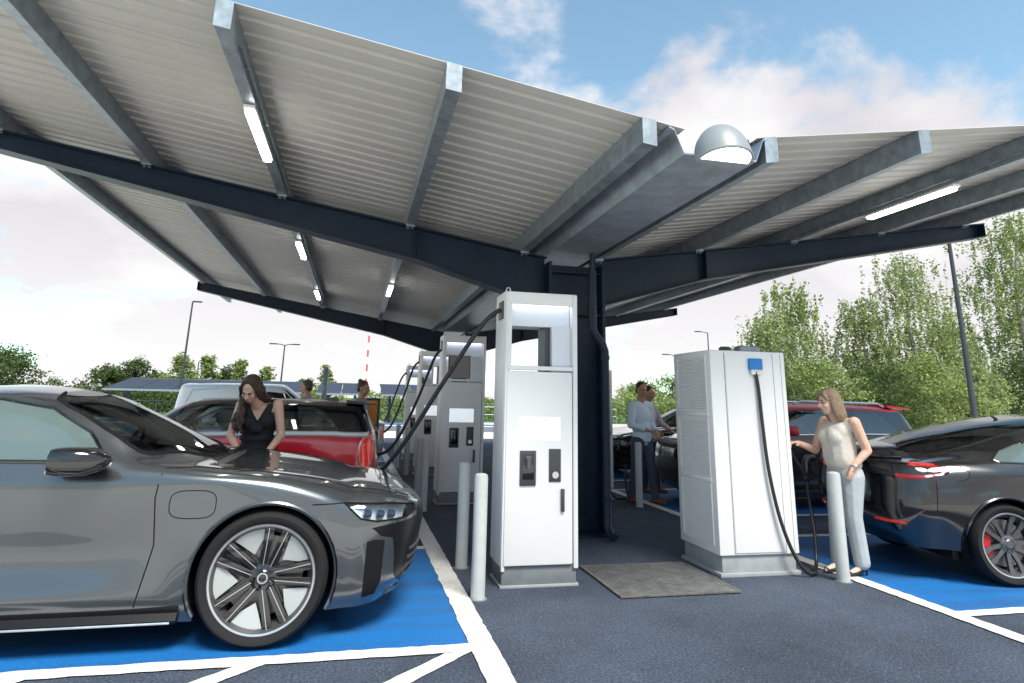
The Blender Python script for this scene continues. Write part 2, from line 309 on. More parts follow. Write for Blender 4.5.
def build_sky():
    N, L = wd.node_tree.nodes, wd.node_tree.links; bg = N['Background']; out = N['World Output']
    sky = N.new('ShaderNodeTexSky'); sky.sky_type = 'NISHITA'; sky.sun_disc = False; sky.sun_elevation = R(SUN_EL); sky.sun_rotation = R(SUN_AZ); sky.dust_density = .6; sky.ozone_density = 1.2
    hs = N.new('ShaderNodeHueSaturation'); hs.inputs['Saturation'].default_value = .82; tint = N.new('ShaderNodeMix'); tint.data_type = 'RGBA'; tint.blend_type = 'MULTIPLY'; tint.inputs[0].default_value = 1; tint.inputs[7].default_value = (.85, 1.08, 1.05, 1); L.new(sky.outputs[0], hs.inputs['Color']); L.new(hs.outputs[0], tint.inputs[6]); L.new(tint.outputs[2], bg.inputs[0]); bg.inputs[1].default_value = .085
    tc = N.new('ShaderNodeTexCoord'); sp = N.new('ShaderNodeSeparateXYZ'); L.new(tc.outputs['Generated'], sp.inputs[0])
    def mth(op, a, b=None, c=None):
        n = N.new('ShaderNodeMath'); n.operation = op
        for i, q in enumerate((a, b, c)):
            if q is None: continue
            if isinstance(q, (int, float)): n.inputs[i].default_value = q
            else: L.new(q, n.inputs[i])
        return n.outputs[0]
    z = mth('MAXIMUM', sp.outputs[2], 0.0); zz = mth('ADD', z, .42)
    px = mth('DIVIDE', sp.outputs[0], zz); py = mth('DIVIDE', sp.outputs[1], zz)
    cb = N.new('ShaderNodeCombineXYZ'); L.new(px, cb.inputs[0]); L.new(py, cb.inputs[1]); cb.inputs[2].default_value = 3.7
    n1 = N.new('ShaderNodeTexNoise'); n1.inputs['Scale'].default_value = 1.75; n1.inputs['Detail'].default_value = 9; n1.inputs['Roughness'].default_value = .56; n1.inputs['Distortion'].default_value = .25; L.new(cb.outputs[0], n1.inputs['Vector'])
    # more cloud towards the horizon
    lowz = N.new('ShaderNodeMapRange'); lowz.inputs[1].default_value = .02; lowz.inputs[2].default_value = .62; lowz.inputs[3].default_value = .095; lowz.inputs[4].default_value = -.062; L.new(z, lowz.inputs[0])
    dens = mth('ADD', n1.outputs[0], lowz.outputs[0])
    cm = N.new('ShaderNodeMapRange'); cm.interpolation_type = 'SMOOTHSTEP'; cm.inputs[1].default_value = .47; cm.inputs[2].default_value = .565; L.new(dens, cm.inputs[0])
    n2 = N.new('ShaderNodeTexNoise'); n2.inputs['Scale'].default_value = 2.6; n2.inputs['Detail'].default_value = 6; L.new(cb.outputs[0], n2.inputs['Vector'])
    sh = N.new('ShaderNodeMapRange'); sh.inputs[1].default_value = .40; sh.inputs[2].default_value = .62; L.new(n2.outputs[0], sh.inputs[0])
    cc = N.new('ShaderNodeMix'); cc.data_type = 'RGBA'; cc.inputs[6].default_value = (.74, .715, .765, 1); cc.inputs[7].default_value = (1., .99, .99, 1); lo = N.new('ShaderNodeMapRange'); lo.inputs[1].default_value = .05; lo.inputs[2].default_value = .27; lo.inputs[3].default_value = .9; lo.inputs[4].default_value = 0; L.new(z, lo.inputs[0]); L.new(mth('MAXIMUM', sh.outputs[0], lo.outputs[0]), cc.inputs[0])
    b2 = N.new('ShaderNodeBackground'); b2.inputs[1].default_value = CLOUD; L.new(cc.outputs[2], b2.inputs[0])
    ms = N.new('ShaderNodeMixShader'); L.new(cm.outputs[0], ms.inputs[0]); L.new(bg.outputs[0], ms.inputs[1]); L.new(b2.outputs[0], ms.inputs[2]); L.new(ms.outputs[0], out.inputs[0])
CLOUD = .385
build_sky()
vs = scene.view_settings; vs.view_transform = 'Standard'; vs.look = 'None'; vs.gamma = 1; vs.use_curve_mapping = False; vs.exposure = 1.42
cy = scene.cycles; cy.use_denoising = True; cy.max_bounces = 8; cy.diffuse_bounces = 4; cy.glossy_bounces = 4; cy.transparent_max_bounces = 16; cy.caustics_reflective = False; cy.caustics_refractive = False; cy.sample_clamp_indirect = 8
# ------------------------------------------------------------------ ground
def ragged(P, j, r):
    a, b_, c, d = [Vector((p[0], p[1], 0)) for p in P]
    if (b_ - a).length < (d - a).length: a, b_, c, d = d, a, b_, c
    n = max(2, int((b_ - a).length / .06)); vs = []
    for i in range(n + 1):
        for (p, q) in ((a, b_), (d, c)): t = p.lerp(q, i / n); w = (d - a).normalized() * r.gauss(0, j); vs.append((t.x + w.x, t.y + w.y))
    return vs, [[2 * i, 2 * i + 2, 2 * i + 3, 2 * i + 1] for i in range(n)]
def sheet(name, rects, z, m, kind='structure', jit=0.0):
    b = MB(); rr_ = random.Random(5)
    for r in rects:
        if jit:
            P = r if isinstance(r[0], (tuple, list)) else [(r[0], r[1]), (r[2], r[1]), (r[2], r[3]), (r[0], r[3])]
            vs, fs = ragged(P, jit, rr_); b.add([(p[0], p[1], z) for p in vs], fs); continue
        if not isinstance(r[0], (tuple, list)): x0, y0, x1, y1 = r; b.quad((x0, y0, z), (x1, y0, z), (x1, y1, z), (x0, y1, z))
        else: b.add([(p[0], p[1], z) for p in r], [list(range(len(r)))])
    return tag(b.build(name, m, smooth=0), kind=kind)
sheet('ground', [(-600, -600, 600, 900)], -.008, GRASS)
sheet('car_park', [(-60, -40, 60, 44)], 0, ASPH)
BX0, BX1 = .80, 4.52       # bay side edges of the island lines
LB = [(-1.4, 4.39 - 4.1 + 2.78 - .0), ]
bays = [(4.39, 7.17), (8.47, 11.20), (12.5, 15.25), (16.55, 19.3)]
sheet('bay_paint_left', [(-4.6, a, BX0, b) for a, b in bays], .004, BLUE)
sheet('bay_paint_right', [(BX1, a + .06, 9.7, b) for a, b in bays], .004, BLUE)
lines = [(.80, 2.7, .96, 21), (4.36, 2.7, 4.50, 21)]
for a, b in bays + [(2.9, 3.1)]:
    for q in (a, b): lines += [(-4.6, q - .065, .80, q + .065), (4.50, q + .0, 9.7, q + .12)]
hat = []
for g0, g1 in [(3.1, 4.39), (7.17, 8.47), (11.2, 12.5), (15.25, 16.55)]:
    dy = g1 - g0 - .13
    for k in range(7):
        x1 = .80 - k * 1.18
        hat.append([(x1 - dy, g0 + .065), (x1 - dy + .17, g0 + .065), (x1, g1 - .065 - .17), (x1, g1 - .065)] if False else [(x1 - dy * 1.05 - .16, g0 + .065), (x1 - dy * 1.05, g0 + .065), (x1, g1 - .065), (x1 - .16, g1 - .065)])
sheet('white_lines', lines[:2], .0085, WHITE, jit=.0035)
sheet('bay_lines', lines[2:], .008, WHITE, jit=.0035)
sheet('hatch_lines', hat, .0075, WHITE, jit=.0035)
CONC = mat('pale_bounce_concrete', (.62, .60, .56), rough=.85, var=.12, vscale=.7)  # kept bright so it throws sunlight up at the canopy underside
sheet('concrete_bounce_apron', [(-60, -40, 60, 2.7), (-60, 2.7, -5.2, 44), (10.6, 2.7, 60, 44), (-5.2, 26, 10.6, 44)], .004, CONC)  # pale ground added behind the camera and at the sides to bounce light
sheet('distant_road', [(-60, 31, 60, 37)], .008, ASPH2)
# steel access cover
def access_cover():
    t = thing('access_cover', 'worn rectangular steel access cover set in the dark asphalt between the white posts', 'access cover', (2.635, 5.70, .008)); t.scale = (.93, .96, 1)
    b = MB(); b.box((0, 0, .004), (1.06, .98, .008), .002)
    k = 0
    for i in range(24):
        for j in range(22):
            cx_, cy_ = -.5 + i * .0435, -.46 + j * .0438
            a = R(45) if (i + j) % 2 else R(-45)
            b.box((cx_, cy_, .0092), (.034, .009, .004), 0, (0, 0, a))
    b.build('tread_plate', CHECK, t)
    f = MB()
    for (a, c) in (((-.56, -.52), (.56, -.49)), ((-.56, .49), (.56, .52)), ((-.56, -.49), (-.53, .49)), ((.53, -.49), (.56, .49))): f.bb((a[0], a[1], 0), (c[0], c[1], .01))
    f.build('frame', RUST, t)
access_cover()
# ------------------------------------------------------------------ canopy
XC, SL = 2.5, .16
def ztop(x): return 3.165 + SL * abs(x - XC)      # top of the arms = underside of the purlins
def canopy():
    t = thing('charging_canopy', 'wide butterfly canopy of pale corrugated sheet on dark navy steel columns and arms', 'canopy', (0, 0, 0))
    ARM = 6.58
    for Yf in (7.62, 17.55):
        for sgn in (-1, 1):
            b = MB()
            xs = [0.30, 1.90, ARM]
            dep = [.62, .40, .21]
            fw = .13; hw = .010
            top = [(XC + sgn * d, ztop(XC + sgn * d)) for d in xs]; bot = [(p[0], p[1] - e) for p, e in zip(top, dep)]
            ym = Yf + fw
            def plate(pa, pb, th, up):      # flange plate from pa to pb (x,z) of thickness th
                poly = [pa, pb, (pb[0], pb[1] + (th if up else -th)), (pa[0], pa[1] + (th if up else -th))]
                b.prism(poly, Yf, Yf + 2 * fw, 'Y')
            for i in range(2):
                plate(top[i], top[i + 1], .016, False); plate(bot[i], bot[i + 1], .016, True)
            b.prism([(p[0], p[1] - .015) for p in top] + [(p[0], p[1] + .015) for p in bot[::-1]], ym - hw, ym + hw, 'Y')
            for d in (1.9, ARM - .012):     # stiffener and end plate
                x = XC + sgn * d; e = np.interp(d, xs, dep); b.bb((x - .006, Yf + .004, ztop(x) - e + .016), (x + .006, Yf + 2 * fw - .004, ztop(x) - .016))
            b.build('arm', NAVY, t)
        c = MB()     # column: broad H section
        c.bb((2.20, Yf - .10, .02), (2.215 + .02, Yf + .38, 3.14)); c.bb((2.885, Yf - .10, .02), (2.92, Yf + .38, 3.14)); c.bb((2.235, Yf + .12, .02), (2.885, Yf + .16, 3.14))
        c.bb((2.1, Yf - .18, 0), (3.02, Yf + .46, .022), .004)
        c.bb((2.235, Yf - .05, 2.50), (2.885, Yf + .12, 2.515)); c.bb((2.235, Yf - .05, 3.02), (2.885, Yf + .12, 3.035))
        for bx in (2.14, 2.98):
            for by in (Yf - .12, Yf + .4): c.cyl((bx, by, .02), (bx, by, .06), .018, n=8)
        c.build('column', NAVY, t)
    for x in (-.95, 5.70):
        sgn = -1 if x < XC else 1; zz = ztop(x) + .05; c = MB(); c.tube([(x - sgn * .018, 4.3, zz), (x - sgn * .018, 12.5, zz), (x - sgn * .018, 21.0, zz)], .012, 8)
        for k in range(16): c.bb((x - sgn * .034, 4.6 + k, zz - .018), (x, 4.63 + k, zz + .018))
        c.build('cable_conduit', GALV, t)
    for x in (1.96, .54, -.95, -2.42, -3.92, 2.84, 4.25, 5.70, 7.15, 8.66):
        sgn = -1 if x < XC else 1
        for Yf in (7.62, 17.55):
            b = MB(); za = ztop(x) ; b.bb((x - sgn * .006, Yf - .012, za - .015), (x + sgn * .10, Yf - .002, za + .09))
            for dx in (.025, .075): b.cyl((x + sgn * dx, Yf - .012, za + .045), (x + sgn * dx, Yf - .03, za + .045), .014, n=6); b.cyl((x + sgn * dx, Yf + .03, za - .03 - .002), (x + sgn * dx, Yf + .03, za - .018), .016, n=6)
            b.build('purlin_cleat', GALV, t)
    # purlins (galvanised box sections lying along the row)
    PX = [1.96, .54, -.95, -2.42, -3.92, 2.84, 4.25, 5.70, 7.15, 8.66]
    H = .20
    for x in PX:
        sgn = -1 if x < XC else 1; z = ztop(x); b = MB()
        xi, xo = (x, x + sgn * .10); zi, zo = ztop(xi), ztop(xo)
        b.prism([(xi, zi + .002), (xo, zo + .002), (xo, zo + H), (xi, zi + H)], 4.0, 21.3, 'Y')
        b.prism([(xi - sgn * .004, zi - .004), (xo + sgn * .004, zo - .004), (xo + sgn * .004, zo + H - .004), (xi - sgn * .004, zi + H - .006)], 3.994, 4.008, 'Y')   # end cap
        for yy in (11.1, 11.5):      # splice plates and bolts
            b.prism([(xi - sgn * .008, zi + .03), (xi, zi + .03), (xi, zi + .17), (xi - sgn * .008, zi + .17)], yy, yy + .28, 'Y')
            for k in range(3): b.cyl((xi - sgn * .006, yy + .06 + k * .08, zi + .10), (xi - sgn * .024, yy + .06 + k * .08, zi + .10), .014, n=6)
        b.build('purlin', GALV, t)
    for sgn in (-1, 1):     # trapezoidal sheet, ribs across the row
        b = MB(); y = 4.0; pr = []
        k = 0
        while y < 21.4:
            seam = (k % 5 == 4)
            if seam: pr += [(y, 0), (y + .004, .045), (y + .014, .045), (y + .018, 0)]
            pr += [(y + .02, 0), (y + .128, 0), (y + .142, .036), (y + .182, .036), (y + .196, 0)]
            y += .2; k += 1
        x0 = XC + sgn * .30; x1 = XC + sgn * 6.72; n = len(pr); vs = []; fs = []
        for (x, off) in ((x0, 0), (x1, 0), (x0, .005), (x1, .005)):
            for (yy, h) in pr: vs.append((x, yy, ztop(x) + H + .003 + h + off))
        for i in range(n - 1):
            fs += [[i, i + 1, n + i + 1, n + i], [2 * n + i, 3 * n + i, 3 * n + i + 1, 2 * n + i + 1], [i, 2 * n + i, 2 * n + i + 1, i + 1], [n + i, n + i + 1, 3 * n + i + 1, 3 * n + i]]
        fs += [[0, n, 3 * n, 2 * n], [n - 1, 2 * n - 1 + 0, 4 * n - 1, 3 * n - 1]]
        b.add(vs, fs); b.build('roof_sheet', SHEET, t, smooth=0)
    g = MB(); zg = ztop(XC)      # valley gutter: folded trough
    pts = [(2.06, zg + .24), (2.10, zg + .22), (2.17, zg + .045), (2.75, zg + .045), (2.82, zg + .22), (2.86, zg + .24)]
    inn = [(p[0], p[1] + .012) for p in pts[::-1]]
    g.prism(pts + inn, 3.99, 21.35, 'Y'); g.build('valley_gutter', GALVD, t)
    d = MB()
    d.tube([(2.66, 7.25, 3.2), (2.66, 7.25, 2.98), (2.665, 7.27, 2.92)], .026, 12)
    d.tube([(2.665, 7.27, 3.0), (2.665, 7.27, 2.30), (2.69, 7.27, 2.24), (2.78, 7.27, 2.13), (2.81, 7.27, 2.05), (2.81, 7.27, .16), (2.815, 7.22, .09), (2.82, 7.12, .06)], .047, 16)
    for z in (1.95, 1.1, .4): d.cyl((2.81, 7.27, z), (2.81, 7.27, z + .05), .054, n=16)
    for z in (1.6, .6): d.bb((2.77, 7.30, z), (2.85, 7.515, z + .03))
    d.build('downpipe', NAVY, t)
canopy()
# dome lamp on the gutter end
def dome_lamp():
    t = thing('wall_lamp', 'grey half-dome lamp with a lit white face on the roof valley', 'lamp', (2.45, 3.95, 3.16)); t.rotation_euler.x = R(-13)
    b = MB(); vs = []; fs = []; nu, nv = 20, 12
    for j in range(nv + 1):
        a = (j / nv) * math.pi / 2; z = .29 * math.sin(a); r = .205 * math.cos(a) ** .9
        for i in range(nu + 1):
            th = math.pi * i / nu; vs.append((-r * math.cos(th), -r * .98 * math.sin(th) - .01, z))
    for j in range(nv):
        for i in range(nu): fs.append([j * (nu + 1) + i, j * (nu + 1) + i + 1, (j + 1) * (nu + 1) + i + 1, (j + 1) * (nu + 1) + i])
    b.add(vs, fs); b.prism([(.205 * math.cos(math.pi * i / 20), .29 * math.sin(math.pi * i / 20)) for i in range(21)], -.01, .03, 'Y'); b.build('lamp_shell', LAMPG, t)
    pl = [(-.19 * math.cos(math.pi * i / 20), -.01 - .185 * math.sin(math.pi * i / 20)) for i in range(21)]
    c = MB(); c.prism(pl, .004, .016, 'Z'); c.build('lamp_diffuser', LAMPE, t)
    rim = MB(); rim.tube([(-.2 * math.cos(math.pi * i / 20), -.01 - .195 * math.sin(math.pi * i / 20), 0) for i in range(21)], .011, 8); rim.build('lamp_rim', LAMPG, t)
    br = MB(); br.bb((-.06, .03, .05), (.06, .075, .2)); br.build('bracket', GALV, t)
dome_lamp()
def strip_light(x, y, sgn, label):
    z = ztop(x + sgn * .05)
    t = thing('strip_light', label, 'strip light', (x + sgn * .05, y, z - .002), 0, 'tube lights under the canopy')
    b = MB(); b.bb((-.045, 0, -.03), (.045, 1.22, 0), .004); b.build('housing', CWHITE, t)
    e = MB(); e.bb((-.038, .03, -.062), (.038, 1.19, -.028), .012); e.build('diffuser', TUBEE, t)
strip_light(-.95, 5.15, -1, 'nearest lit tube light on the left wing of the canopy roof')
strip_light(-.95, 9.9, -1, 'lit tube light on the left wing just behind the near navy arm')
strip_light(-.95, 14.6, -1, 'farthest lit tube light on the outer left wing near the rear arm')
strip_light(.54, 11.9, -1, 'lit tube light on the left wing purlin nearest the valley')
strip_light(5.70, 5.05, 1, 'nearest lit tube light on the right wing of the canopy roof')
strip_light(5.70, 9.7, 1, 'lit tube light on the right wing seen behind the near navy arm')
strip_light(5.70, 14.9, 1, 'farthest lit tube light on the right wing near the rear arm')
# ------------------------------------------------------------------ charging posts (left row)
def cable_curve(pts, n=40):
    P = [Vector(p) for p in pts]; out = []
    for i in range(len(P) - 1):
        p0 = P[max(i - 1, 0)]; p1 = P[i]; p2 = P[i + 1]; p3 = P[min(i + 2, len(P) - 1)]
        m = max(3, n // (len(P) - 1))
        for k in range(m):
            s = k / m; out.append(.5 * ((2 * p1) + (p2 - p0) * s + (2 * p0 - 5 * p1 + 4 * p2 - p3) * s * s + (3 * p1 - p0 - 3 * p2 + p3) * s ** 3))
    out.append(P[-1]); return out
def post(y, label, cable_pts, solid_screen=False, scale=1.0, x=1.245):
    t = thing('charging_post', label, 'charging post', (x, y, 0), 0, 'white charging posts along the left side of the island'); t.scale = (1, 1, scale)
    W, D, H = .665, .43, 2.42; zw0, zw1 = 1.73, 2.32; z0 = .155
    b = MB()
    # outer shell: four corner pieces so that the head is an open frame
    b.bb((0, .035, z0), (.05, D, H), .006); b.bb((W - .045, .03, z0), (W, D, H), .006)                # side cheeks
    b.bb((.03, .02, zw1 + .01), (W - .02, D - .002, H - .004), .008)                                  # top cap
    b.bb((.051, .06, z0 + .003), (W - .046, D - .003, zw0 - .02))                                    # lower core
    b.build('casing', CWHITE, t)
    f = MB(); f.bb((.02, 0, z0 + .01), (W - .052, .058, zw0 - .012), .014); f.build('front_panel', CWHITE, t)
    rl = MB(); rl.bb((.005, .012, z0 - .03), (.035, .04, H - .01), .005); rl.bb((W - .044, .005, z0 - .02), (W - .004, .028, H - .01), .005)
    rl.build('edge_trim', CWHITE, t)
    h = MB()    # head frame around the open window
    h.bb((.022, .004, zw0), (W - .046, .05, zw0 + .035), .006); h.bb((.022, .004, zw1 - .015), (W - .046, .05, H - .006), .006)
    h.bb((.022, .004, zw0 + .036), (.055, .05, zw1 - .016)); h.build('head_frame', CWHITE, t)
    inn = MB()
    inn.bb((.056, .10, zw1 - .20), (W - .05, D - .05, zw1 + .008)); inn.bb((.44, .06, zw0 - .018), (W - .05, D - .06, zw1 - .202)); 
    inn.build('head_lining', CWHITE2, t)
    s = MB(); s.bb((.07, .052, zw1 - .016), (W - .07, .085, zw1 + .006), .002); s.build('head_light_strip', HEADL, t)
    inner = None
    if solid_screen:
        s = MB(); s.bb((.10, .12, zw0 + .05), (.44, .16, zw1 - .205)); s.build('display', BLACKG, t)
    else:
        s = MB(); s.bb((.39, .12, zw0 - .018), (.438, D - .08, zw1 - .202)); s.build('mullion', DARK, t)
    s = MB(); s.bb((.135, -.004, 1.14), (.50, .02, 1.335), .003); s.build('screen', SCREEN, t)
    p = MB(); p.bb((.145, -.014, .78), (.285, .01, 1.06), .006); p.build('connector_holster', DARK, t)
    q = MB(); q.bb((.165, -.018, .83), (.265, -.008, 1.03), .004); q.build('holster_opening', BLACKG, t)
    q = MB(); q.cyl((.215, -.03, .92), (.215, -.03, 1.0), .022, n=12); q.bb((.19, -.045, .985), (.24, -.015, 1.02), .006); q.build('spare_connector', ALUG, t)
    p = MB(); p.bb((.40, -.010, .81), (.505, .01, 1.075), .004); p.build('payment_terminal', DARK, t)
    q = MB(); q.cyl((.455, -.016, .865), (.455, -.009, .865), .028, n=20); q.build('reader_ring', METAL, t)
    q = MB(); q.bb((.505, -.024, .575), (.535, -.001, .755), .006); q.build('door_handle', DARK, t)
    p = MB(); p.bb((.015, .03, .022), (W - .015, D - .01, z0 + .002), .003); p.build('plinth', CGREY, t)
    q = MB(); q.bb((.0, .012, 0), (W, D, .021), .003); q.build('base_plate', CGREYL, t)
    k = MB(); k.bb((-.012, .10, 2.18), (.006, .28, 2.34), .004); k.build('cable_outlet', DARK, t)
    if not solid_screen:
        e = MB(); e.tube([(.06 + .02 * math.cos(2 * math.pi * i / 14), .2, H + .03 + .03 * math.sin(2 * math.pi * i / 14)) for i in range(14)], .006, 8, closed=True); e.bb((.045, .19, H - .003), (.075, .21, H + .012)); e.build('lifting_eye', METAL, t)
    if cable_pts:
        pts = [(a[0] - x, a[1] - y, a[2] / scale) for a in cable_pts]
        c = MB(); c.tube(cable_curve(pts, 60), .021, 12); c.build('charging_cable', CABLE, t)
    return t
post(5.60, 'nearest tall white charging post with an open framed head and lit screen', [(1.23, 5.78, 2.27), (1.08, 5.86, 2.13), (.80, 6.05, 1.66), (.50, 6.28, 1.12), (.33, 6.42, .87), (.24, 6.46, .80)])
post(9.93, 'second white charging post with a black display in its head', [(1.23, 10.1, 2.20), (1.13, 10.1, 2.05), (.90, 9.95, 1.45), (.68, 9.8, .98), (.5, 9.7, .75), (.30, 9.62, .70)], True)
post(13.6, 'third white charging post with its pale head open to the sky', [(1.23, 13.75, 2.20), (1.12, 13.75, 2.05), (.95, 13.6, 1.5), (.72, 13.3, .95), (.48, 13.1, .78)])
post(17.0, 'farthest white charging post in the left row', [(1.23, 17.15, 2.10), (1.12, 17.15, 1.95), (1.0, 17.1, 1.6), (.8, 16.9, 1.0), (.6, 16.7, .75)], False, .94)
# ------------------------------------------------------------------ power cabinets (right row)
def cabinet(y, label, hero):
    x = 3.24
    t = thing('charging_cabinet', label, 'charging cabinet', (x, y, 0), 0, 'broad white charging cabinets along the right side of the island'); sy = .82; t.scale = (1, sy, 1)
    W, D, z0, z1 = .80, .90, .175, 1.975
    b = MB(); b.bb((0, 0, z0), (W, D, z1), .012); b.build('casing', CWHITE, t)
    f = MB(); f.bb((.155, -.010, z0 + .02), (W - .14, .006, z1 - .03), .004); f.build('front_door', CWHITE, t)
    g = MB()
    for xx in (.147, W - .134): g.bb((xx - .003, -.0015, z0 + .01), (xx + .003, .006, z1 - .02))
    g.bb((W - .05, -.0015, z0 + .01), (W - .046, .006, z1 - .02)); g.build('door_gap', CGREY, t)
    for k in range(3):     # louvred side panels
        p = MB(); za = z0 + .07 + k * .58; zb = za + .53
        for q in ((.10, .12), (.78, .80)): p.bb((-.010, q[0], za), (.004, q[1], zb))
        p.bb((-.010, .12, za), (.004, .78, za + .02)); p.bb((-.010, .12, zb - .02), (.004, .78, zb))
        for i in range(26):
            zz = za + .03 + i * .0185
            p.box((-.003, .45, zz), (.010, .66, .011), 0, (0, R(30), 0))
        p.build('side_grille', CWHITE, t)
    for k in range(2):
        p = MB(); zc = z0 + .07 + (k + 1) * .58 - .025; p.bb((-.014, .08, zc - .018), (.002, .82, zc + .018), .003); p.build('side_rail', CWHITE, t)
    p = MB(); p.bb((.03, .03, .035), (W - .03, D - .03, z0 + .004), .003); p.build('plinth', CGREYL, t)
    p = MB(); p.bb((.0, 0, 0), (W, D, .034), .004); p.build('base_plate', CGREYL, t)
    q = MB(); q.bb((.395, -.05, 1.80), (.535, -.006, 1.905), .008); q.build('connector_box', BLUEBOX, t)
    q = MB(); q.bb((.41, -.046, 1.755), (.52, -.010, 1.802), .004); q.build('cable_bracket', METAL, t)
    q = MB(); q.cyl((.34, .35, z1), (.34, .35, z1 + .05), .065, n=20); q.cyl((.34, .35, z1 + .05), (.34, .35, z1 + .06), .05, n=20); q.build('antenna', DARK, t)
    q = MB(); q.box((.62, .42, z1 + .04), (.22, .16, .08), .02); q.build('vent_hood', GALV, t)
    c = MB()
    pts = [(.46, -.03, 1.78), (.475, -.04, 1.62), (.485, -.05, 1.3), (.51, -.06, .9), (.58, -.07, .5), (.68, -.09, .20), (.78, -.12, .05), (.88, -.10, .03)]
    if hero:
        w = [(4.22, 5.70, .03), (4.31, 5.80, .10), (4.36, 5.86, .30), (4.42, 5.98, .62), (4.47, 6.05, .82), (4.52, 6.10, .95)]
        pts += [(a - x, (b_ - y) / sy, c_) for a, b_, c_ in w]
    else: pts += [(1.02, -.05, .03), (1.1, .2, .03), (1.12, .35, .2), (1.14, .4, .5)]
    c.tube(cable_curve(pts, 90), .017, 12); c.build('charging_cable', CABLE, t)
    if hero:
        c = MB(); pts = [(W + .0, .25, 1.25), (W + .06, .27, 1.18), (W + .2, .3, .98), (W + .33, .34, .84), (W + .44, .38, .78)]
        c.tube(cable_curve(pts, 30), .015, 10); c.build('second_cable', CABLE, t)
        pl = MB(); pl.tube([(4.44 - x, (6.02 - y) / sy, .76), (4.50 - x, (6.10 - y) / sy, .92), (4.57 - x, (6.15 - y) / sy, .96), (4.66 - x, (6.17 - y) / sy, .96)], [.022, .034, .036, .032], 12); pl.build('charging_plug', BLACK, t)
    return t
cabinet(5.66, 'nearest broad white charging cabinet with blue connector box and hanging black cable', True)
cabinet(10.15, 'second white charging cabinet partly hidden behind the navy column', False)
# ------------------------------------------------------------------ bollards
def bollard(x, y, label, r=.055, h=.905):
    t = thing('bollard', label, 'bollard', (x, y, 0), 0, 'round grey bollards on the island edges')
    b = MB(); b.lathe([(0, h), (r * .55, h - .002), (r * .9, h - .012), (r, h - .035), (r, 0)], 24); b.build('bollard_tube', BOLL, t)
    c = MB(); c.cyl((0, 0, 0), (0, 0, .006), r + .018, n=24); c.build('collar', CGREY, t)
bollard(1.023, 5.38, 'nearest grey bollard close to the front of the sports saloon')
bollard(1.045, 6.33, 'grey bollard just behind the nearest one by the saloon')
bollard(1.00, 9.42, 'grey bollard in front of the second charging post')
bollard(.985, 10.05, 'grey bollard just beside the second charging post')
bollard(1.09, 13.7, 'grey bollard beside the third charging post', .05)
bollard(.98, 15.05, 'farthest grey bollard on the left island edge', .05)
bollard(4.265, 5.40, 'grey bollard in front of the woman in the cream top')
bollard(4.165, 9.47, 'pale bollard in front of the man in the light blue shirt', .05)
# ------------------------------------------------------------------ cars
def pchip_d(x, Y):      # Y (k,N) -> slopes (k,N)
    h = np.diff(x)[:, None]; dl = np.diff(Y, axis=0) / h; d = np.zeros_like(Y)
    w1 = 2 * h[1:] + h[:-1]; w2 = h[1:] + 2 * h[:-1]
    a, b = dl[:-1], dl[1:]; ok = (a * b) > 0
    with np.errstate(divide='ignore', invalid='ignore'): q = (w1 + w2) / (w1 / a + w2 / b)
    d[1:-1] = np.where(ok, q, 0); d[0] = dl[0]; d[-1] = dl[-1]; return d
def pchip_eval(x, Y, D, t):      # evaluates column i at t[i]
    i = np.clip(np.searchsorted(x, t, side='right') - 1, 0, len(x) - 2); n = np.arange(Y.shape[1]) if Y.shape[1] == len(t) and Y.shape[1] > 1 else np.zeros(len(t), int)
    h = (x[i + 1] - x[i]); s = (t - x[i]) / h; y0, y1, d0, d1 = Y[i, n], Y[i + 1, n], D[i, n], D[i + 1, n]
    return (1 + 2 * s) * (1 - s) ** 2 * y0 + s * (1 - s) ** 2 * h * d0 + s * s * (3 - 2 * s) * y1 + s * s * (s - 1) * h * d1
KN = np.arange(8.0)
